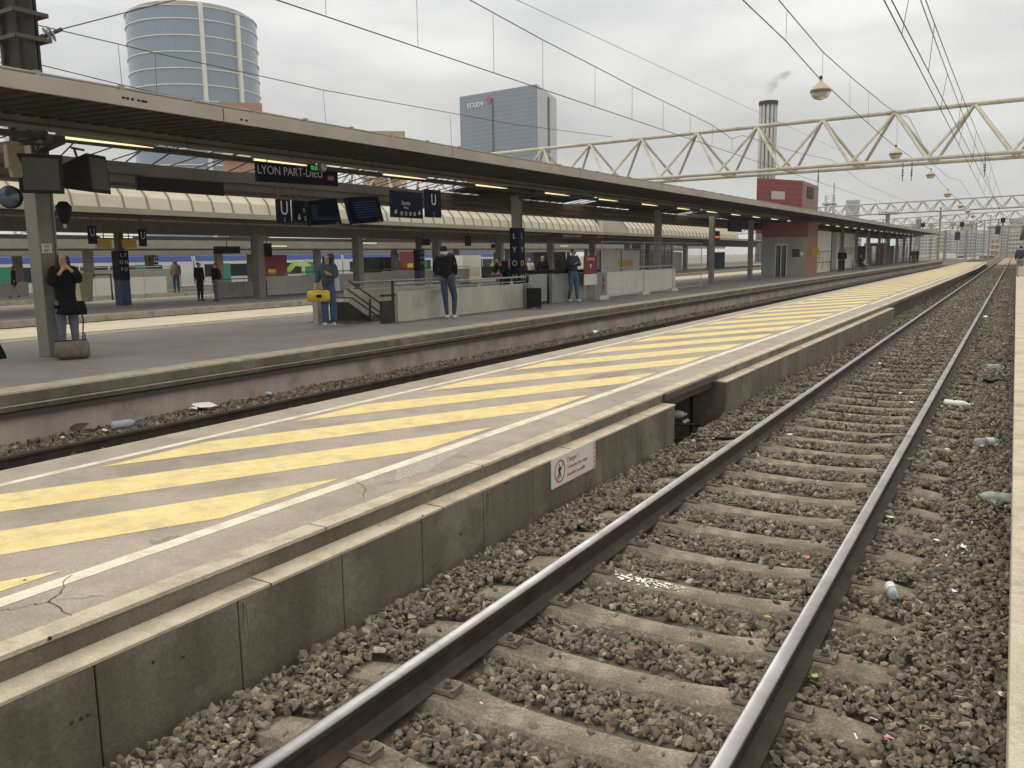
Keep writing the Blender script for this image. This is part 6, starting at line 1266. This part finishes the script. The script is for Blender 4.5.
    if hat is None or longhair:
        J = [(hd+V3(0, .006*h, -.002*h), .058*h, .060*h), (p['hd1']+V3(0, .030*h, .008*h), .055*h, .044*h), (p['hd0']+V3(0, .034*h, .005*h), .036*h, .030*h)]; E3 = [(0, 1), (1, 2)]
        if longhair:
            for s in (-1, 1): i0 = len(J); J += [(p['hd1']+V3(s*.042*h, .008*h, 0), .018*h, .026*h), (p['hd0']+V3(s*.045*h, .0, -.03*h), .020*h, .026*h), (p['nek']+V3(s*.05*h, -.02*h, -.035*h), .018*h, .02*h)]; E3 += [(1, i0), (i0, i0+1), (i0+1, i0+2)]
        grow('hair', J, E3, hair, r, 1)
    if hat is not None: b = MB(); b.lathe([(.054*h, -.012*h), (.056*h, .0), (.050*h, .03*h), (.025*h, .046*h), (0, .048*h)], tuple(p['hd1']+V3(0, .004*h, .018*h)), 14); b.box(p['hd1'].x-.035*h, p['hd1'].x+.035*h, p['hd1'].y-.095*h, p['hd1'].y-.03*h, p['hd1'].z+.014*h, p['hd1'].z+.02*h); b.build('cap', hat, r, smooth=False)
    if mask: hc = p['hd1']; b = MB(); b.lathe([(.036*h, -.040*h), (.050*h, -.030*h), (.0535*h, -.012*h), (.050*h, -.002*h)], (hc.x, hc.y-.010*h, hc.z-.010*h), 14); b.build('face_mask', mat('mask_white', (.75, .78, .82), rough=.8), r)
    if pack is not None:
        c = p['che']; b = MB(); y0 = c.y+.065*h; b.hexa([(c.x-.075*h, y0, c.z-.17*h), (c.x+.075*h, y0, c.z-.17*h), (c.x+.065*h, y0+.085*h, c.z-.16*h), (c.x-.065*h, y0+.085*h, c.z-.16*h), (c.x-.07*h, y0, c.z+.07*h), (c.x+.07*h, y0, c.z+.07*h), (c.x+.05*h, y0+.06*h, c.z+.06*h), (c.x-.05*h, y0+.06*h, c.z+.06*h)]); bo = b.build('backpack', pack, None, bevel=.02); bo.location = r.location; bo.rotation_euler = r.rotation_euler
        tag(bo, 'dark backpack on the back of the '+' '.join(label.split()[:8]), 'backpack')
    if scarf is not None: grow('scarf', [(p['nek']+V3(.0, -.03*h, .01*h), .05*h, .045*h), (p['nek']+V3(.02*h, -.055*h, -.05*h), .04*h, .022*h), (p['che']+V3(.03*h, -.075*h, -.06*h), .032*h, .014*h), (p['wai']+V3(.04*h, -.08*h, -.02*h), .03*h, .012*h)], [(0, 1), (1, 2), (2, 3)], scarf, r, 1)
    return r
def face_cam(x, y, off=0): return math.atan2(-y, -x)+math.pi/2+off      # turns local -Y towards the camera
q = hit(71, 356, z=zP); PW = (q[0], q[1], zP)
pose = dict(elL=(.12, -.075, .70), wrL=(.045, -.115, .815), haL=(.014, -.095, .845), elR=(-.12, -.07, .67), wrR=(-.04, -.12, .79), haR=(-.012, -.10, .83), knL=(.05, -.008, .285))
w1 = person(PW, face_cam(PW[0], PW[1], R(8)), 1.72, 'woman in black coat and jeans holding her hands to her mouth', pose, blackc, jeans_g, shoeb, hair_r, longhair=True, coat=.04)
b = MB(); b.hexa([(-.20, -.07, 0), (.20, -.07, 0), (.20, .07, 0), (-.20, .07, 0), (-.17, -.05, .22), (.17, -.05, .22), (.17, .05, .22), (-.17, .05, .22)])
ob = empty('shoulder_bag', (PW[0]+.22, PW[1]-.02, zP+.68), face_cam(*PW[:2]), 'black shoulder bag hanging at the woman\'s hip by the column', 'bag'); b2 = b.build('bag_body', blackc, ob, bevel=.03); b = MB(); b.tube([(-.17, 0, .2), (-.1, -.1, .5), (-.28, -.05, .75)], .012, 5); b.build('strap', blackc, ob)
def duffel(loc, rz, L_, rd_, m, label, handle, hm=None, name='duffel_bag'):
    r = empty(name, loc, rz, label, 'bag'); b = MB(); n = 14; xs = [-.5, -.49, -.42, -.2, 0, .2, .42, .49, .5]; rs = [.0, .75, .95, 1.0, .97, 1.0, .95, .75, .0]
    for x, s in zip(xs, rs):
        for j in range(n): t = 2*math.pi*j/n; c = math.cos(t); s_ = math.sin(t); b.v.append((x*L_, c*rd_*s*.95, rd_*.86+(s_*rd_*s if s_ > -.75 else -.82*rd_*s)+random.uniform(-.006, .006)))
    for i in range(len(xs)-1):
        for j in range(n): b.f.append((i*n+j, i*n+(j+1) % n, (i+1)*n+(j+1) % n, (i+1)*n+j)); b.m.append(0)
    b.build('bag_body', m, r, smooth=True)
    for s in (-1, 1): b = MB(); b.tube([(-.2*L_, s*rd_*.7, rd_*1.3), (-.12*L_, s*rd_*.4, rd_*1.3+handle), (.12*L_, s*rd_*.4, rd_*1.3+handle), (.2*L_, s*rd_*.7, rd_*1.3)], .012, 6); b.build('handle', hm or m, r, smooth=True)
    b = MB(); b.tube([(-.46*L_, 0, rd_*1.86), (.46*L_, 0, rd_*1.86)], .008, 5); b.build('zip', black, r); return r
q = hit(73, 358.5, z=zP); d0 = duffel((q[0], q[1], zP), face_cam(q[0], q[1])+R(5), .50, .155, duff, 'brown canvas duffel bag on the ground at the woman\'s feet', .06)
b = MB(); b.tube([(.16, 0, .25), (.2, .02, .62), (.10, .05, 1.0)], .012, 5); b.build('long_strap', black, d0); b = MB(); b.tube([(.19, -.03, .0), (.2, .0, .40)], .010, 5); b.build('loose_strap', black, d0)
q = hit(330, 326, z=zP); P2 = (q[0], q[1], zP)
pose = dict(elL=(.12, -.04, .67), wrL=(.05, -.12, .70), haL=(.02, -.135, .725), elR=(-.135, -.0, .645), wrR=(-.15, -.06, .555), haR=(-.15, -.07, .51))
w2 = person(P2, face_cam(P2[0], P2[1], R(-12)), 1.66, 'woman in denim jacket and wide jeans carrying a yellow bag', pose, denimj, jeans, shoew, hair_r, longhair=True, wide=.35, scarf=mat('patterned_scarf', (.03, .015, .012), (.16, .10, .07), 30, .9, lo=.45, hi=.55))
a = face_cam(*P2[:2]); off = Matrix.Rotation(a, 4, 'Z') @ V3(-.22, -.17, 0); yb = duffel((P2[0]+off.x, P2[1]+off.y, zP+.56), a+R(5), .50, .145, yelb, 'bright yellow duffel bag carried by the woman in denim', .22)
b = MB(); b.hexa([(-.06, -.155, .10), (.06, -.155, .10), (.06, -.14, .10), (-.06, -.14, .10), (-.05, -.15, .17), (.05, -.15, .17), (.05, -.135, .17), (-.05, -.135, .17)]); b.build('dark_emblem', black, yb)
off = Matrix.Rotation(a, 4, 'Z') @ V3(.17, .02, 0); b = MB(); b.hexa([(-.09, -.06, 0), (.09, -.06, 0), (.09, .06, 0), (-.09, .06, 0), (-.07, -.04, .42), (.07, -.04, .42), (.07, .04, .42), (-.07, .04, .42)]); o = b.build('white_tote', mat('pale_lilac_cloth', (.45, .45, .52), (.55, .55, .60), 8, .8), bevel=.03); o.location = (P2[0]+off.x, P2[1]+off.y, zP+.78); o.rotation_euler = (0, 0, a); tag(o, 'pale lilac tote bag on the denim woman\'s far shoulder', 'bag')
q = hit(452, 318.5, z=zP); P3 = (q[0], q[1], zP)
pose = dict(knL=(.07, -.02, .285), anL=(.03, -.02, .048), toL=(.05, -.115, .018), elL=(.14, .03, .66), wrL=(.105, -.02, .56), haL=(.09, -.03, .52), elR=(-.14, .03, .66), wrR=(-.11, -.02, .56), haR=(-.10, -.03, .52))
person(P3, face_cam(P3[0], P3[1], R(12)), 1.84, 'masked man in black jacket and jeans leaning against the parapet', pose, blackc, mat('dark_denim', (.02, .03, .06), (.05, .07, .13), 14, .85), shoew, hair_d, skin_d, hat=mat('dark_red_cap', (.03, .01, .01)), mask=True, lean=.07, leanx=-.09, pack=black)
q = hit(506, 285, x=-13.4); P4 = (-13.6, float(hit(508, 300, x=-13.6)[1]), zP)
pose = dict(wai=(0, -.02, .60), che=(.0, -.10, .69), nek=(0, -.17, .755), hd0=(0, -.20, .785), hd1=(0, -.235, .80), hd2=(0, -.262, .825), shL=(.098, -.14, .74), shR=(-.098, -.14, .74), elL=(.12, -.2, .62), wrL=(.08, -.27, .58), haL=(.06, -.30, .57), elR=(-.12, -.2, .62), wrR=(-.08, -.27, .58), haR=(-.06, -.3, .57))
person(P4, face_cam(P4[0], P4[1], R(-50)), 1.72, 'person in black bending forward behind the parapet rail', pose, blackc, blackc, shoeb, hair_d)
q = hit(573, 302, z=zP); P5 = (q[0], q[1], zP)
pose = dict(elL=(.12, -.05, .66), wrL=(.06, -.13, .70), haL=(.03, -.15, .72), elR=(-.12, -.05, .66), wrR=(-.06, -.13, .69), haR=(-.03, -.15, .71), hd1=(0, -.03, .90), hd2=(0, -.03, .945), hd0=(0, -.014, .862), anL=(.06, -.05, .048), toL=(.07, -.145, .018), knL=(.055, -.04, .285), anR=(-.05, .06, .048), toR=(-.055, -.03, .018))
person(P5, face_cam(P5[0], P5[1], R(45)), 1.80, 'man in navy jacket with backpack looking down at his phone', pose, navyc, jeans, shoew, hair_r, pack=black)
def stand(px, py, z, H, off, label, **k):
    q = hit(px, py, z=z); return person((q[0], q[1], z), face_cam(q[0], q[1], R(off)), H, label, **k)
stand(201, 301, zQ, 1.82, 45, 'man in dark clothes chatting, left of the thin column', top=blackc, legs=blackc, fingers=False)
stand(217, 301, zQ, 1.78, -60, 'man with backpack and grey trousers chatting by the thin column', top=blackc, legs=mat('grey_trousers', (.16, .16, .165)), pack=black, fingers=False)
pw = dict(anL=(.05, -.12, .048), toL=(.055, -.2, .018), knL=(.05, -.08, .285), anR=(-.05, .13, .07), toR=(-.055, .06, .018), knR=(-.05, .02, .285))
stand(15.5, 298, .05, 1.78, -80, 'woman in dark coat and skirt walking at the far left', top=blackc, skirt=True, pose=pw, fingers=False, coat=.05)
stand(177, 293, .3, 1.7, -20, 'woman carrying bags behind the white parapet left of the chatting men', top=mat('beige_coat', (.3, .22, .17)), legs=jeans, hair=hair_d, fingers=False, longhair=True)
stand(522, 296, zQ+.1, 1.7, 0, 'person in dark red coat right of the lettered column', top=mat('darkred_coat', (.16, .03, .04)), legs=blackc, fingers=False)
stand(529.5, 295, zQ+.1, 1.68, 20, 'person in white coat beside the dark red coat', top=whitep, legs=blackc, fingers=False)
stand(543, 295, zQ+.1, 1.78, 0, 'person in black behind the glass panel', top=blackc, legs=blackc, fingers=False)
stand(839.5, 271.5, zP, 1.75, 60, 'left person of the dark pair standing far along the platform', top=blackc, legs=blackc, lod=True, fingers=False)
stand(843, 271, zP, 1.72, -60, 'right person of the dark pair standing far along the platform', top=blackc, legs=blackc, lod=True, pack=black, fingers=False)
sit = dict(pel=(0, .08, .27), wai=(0, .09, .36), che=(0, .07, .47), nek=(0, .06, .56), hd0=(0, .045, .61), hd1=(0, .03, .65), hd2=(0, .035, .70), shL=(.098, .07, .54), shR=(-.098, .07, .54), elL=(.12, .04, .40), wrL=(.08, -.05, .33), haL=(.06, -.08, .32), elR=(-.12, .04, .4), wrR=(-.08, -.05, .33), haR=(-.06, -.08, .32), hiL=(.05, .06, .26), hiR=(-.05, .06, .26), knL=(.06, -.13, .27), knR=(-.06, -.13, .27), anL=(.06, -.13, .048), anR=(-.06, -.13, .048), toL=(.065, -.22, .018), toR=(-.065, -.22, .018))
s_ = stand(861, 269.5, zP, 1.72, 30, 'person in black sitting on a bench far along the platform', top=blackc, legs=blackc, pose=sit, lod=True, fingers=False)
a = s_.rotation_euler.z; off = Matrix.Rotation(a, 4, 'Z') @ V3(0, .16, 0); r = empty('platform_bench', (s_.location.x+off.x, s_.location.y+off.y, zP), a, 'small metal bench under the seated person', 'bench'); b = MB(); b.box(-.7, .7, -.2, .2, .36, .40); b.build('seat', steel, r); b = MB(); b.box(-.7, .7, .2, .24, .4, .8); b.build('backrest', steel, r)
for sx_ in (-.6, .6): b = MB(); b.box(sx_-.03, sx_+.03, -.15, .2, 0, .36); b.build('leg', steel, r)
stand(916.5, 263.5, zP, 1.75, 30, 'tiny dark figure near the far end of the canopy', top=blackc, legs=blackc, lod=True, fingers=False); stand(913, 264, zP, 1.7, 0, 'tiny dark figure left of the other at the canopy end', top=blackc, legs=blackc, lod=True, fingers=False)
qp = hit(1021, 250, y=56); rp_ = person((float(qp[0]), 56, .38), R(170), 1.76, 'person in dark blue walking on the right platform at the photo edge', top=navyc, legs=mat('grey_trousers', (.16, .16, .165)), hair=hair_d, fingers=False)
def suitcase(loc, rz, label, m, w=.20, d=.12, h=.55, hh=.95):
    r = empty('suitcase', loc, rz, label, 'suitcase'); b = MB(); b.box(-w, w, -d, d, .06, h); b.build('case', m, r, bevel=.03); b = MB(); b.tube([(-w*.5, d*.8, h), (-w*.5, d*.8, hh), (w*.5, d*.8, hh), (w*.5, d*.8, h)], .011, 5); b.build('pull_handle', steel, r)
    for sx_ in (-1, 1):
        for sy2 in (-1, 1): b = MB(); b.tube([(sx_*w*.8-.012, sy2*d*.7, .03), (sx_*w*.8+.012, sy2*d*.7, .03)], .03, 8); b.build('wheel', black, r)
suitcase((.32, 53.5, .38), R(10), 'pale trolley suitcase beside the person on the right platform', parap)
q = hit(534, 309, z=zP); suitcase((q[0], q[1], zP), face_cam(q[0], q[1], R(20)), 'small black wheeled suitcase right of the parapet end', blackc, .19, .14, .60, .78)
q = hit(528, 308, z=zP); b = MB(); b.box(-.15, .15, -.2, .2, 0, .72); o = b.build('litter_bin', mat('bin_grey', (.2, .2, .185), (.26, .26, .24), 3, .5), bevel=.02); o.location = (q[0]-.1, q[1]+.3, zP); tag(o, 'grey litter bin at the right end of the parapet', 'bin')
q = hit(86, 304, z=zQ); r = empty('trolley_rack', (q[0], q[1], zQ), 0, 'yellow litter sack holder with black frame right of the standing woman', 'bin'); b = MB(); b.hexa([(-.2, -.3, .1), (.2, -.3, .1), (.2, .2, .1), (-.2, .2, .1), (-.25, -.42, 1.35), (.25, -.42, 1.35), (.25, .3, 1.35), (-.25, .3, 1.35)]); b.build('sack', mat('pale_yellow_sack', (.55, .48, .22), (.65, .6, .4), 4, .7), r); b = MB(); b.tube([(0, .3, 1.25), (0, 1.3, 1.25), (0, 1.3, .1)], .04, 6); b.build('frame', coldark, r)
# dark bag leaning at the left picture edge
q = hit(1, 358, z=zP); r = empty('dark_bag', (q[0], q[1], zP), face_cam(q[0], q[1]), 'dark slouching bag at the left edge of the photo', 'bag'); b = MB(); b.hexa([(-.16, -.1, 0), (.09, -.1, 0), (.09, .1, 0), (-.16, .1, 0), (-.12, -.04, .34), (-.03, -.04, .34), (-.03, .05, .34), (-.12, .05, .34)]); b.build('bag_body', blackc, r, bevel=.03); b = MB(); b.tube([(-.1, 0, .33), (-.07, 0, .45), (-.04, 0, .33)], .01, 5); b.build('handle', blackc, r)

# ------------------------------------------------------------------ thin grey air
hz_ = bpy.data.materials.new('thin_haze'); hz_.use_nodes = True; n_ = hz_.node_tree.nodes; n_.remove(n_['Principled BSDF'])
pv = n_.new('ShaderNodeVolumePrincipled'); pv.inputs['Color'].default_value = (.90, .92, .95, 1); pv.inputs['Density'].default_value = .0004
hz_.node_tree.links.new(pv.outputs[0], n_['Material Output'].inputs['Volume'])
b = MB(); b.box(-910, 910, -110, 1510, -1.7, 140); tag(b.build('haze', hz_), 'thin grey haze that pales the far buildings', 'haze', kind='stuff')
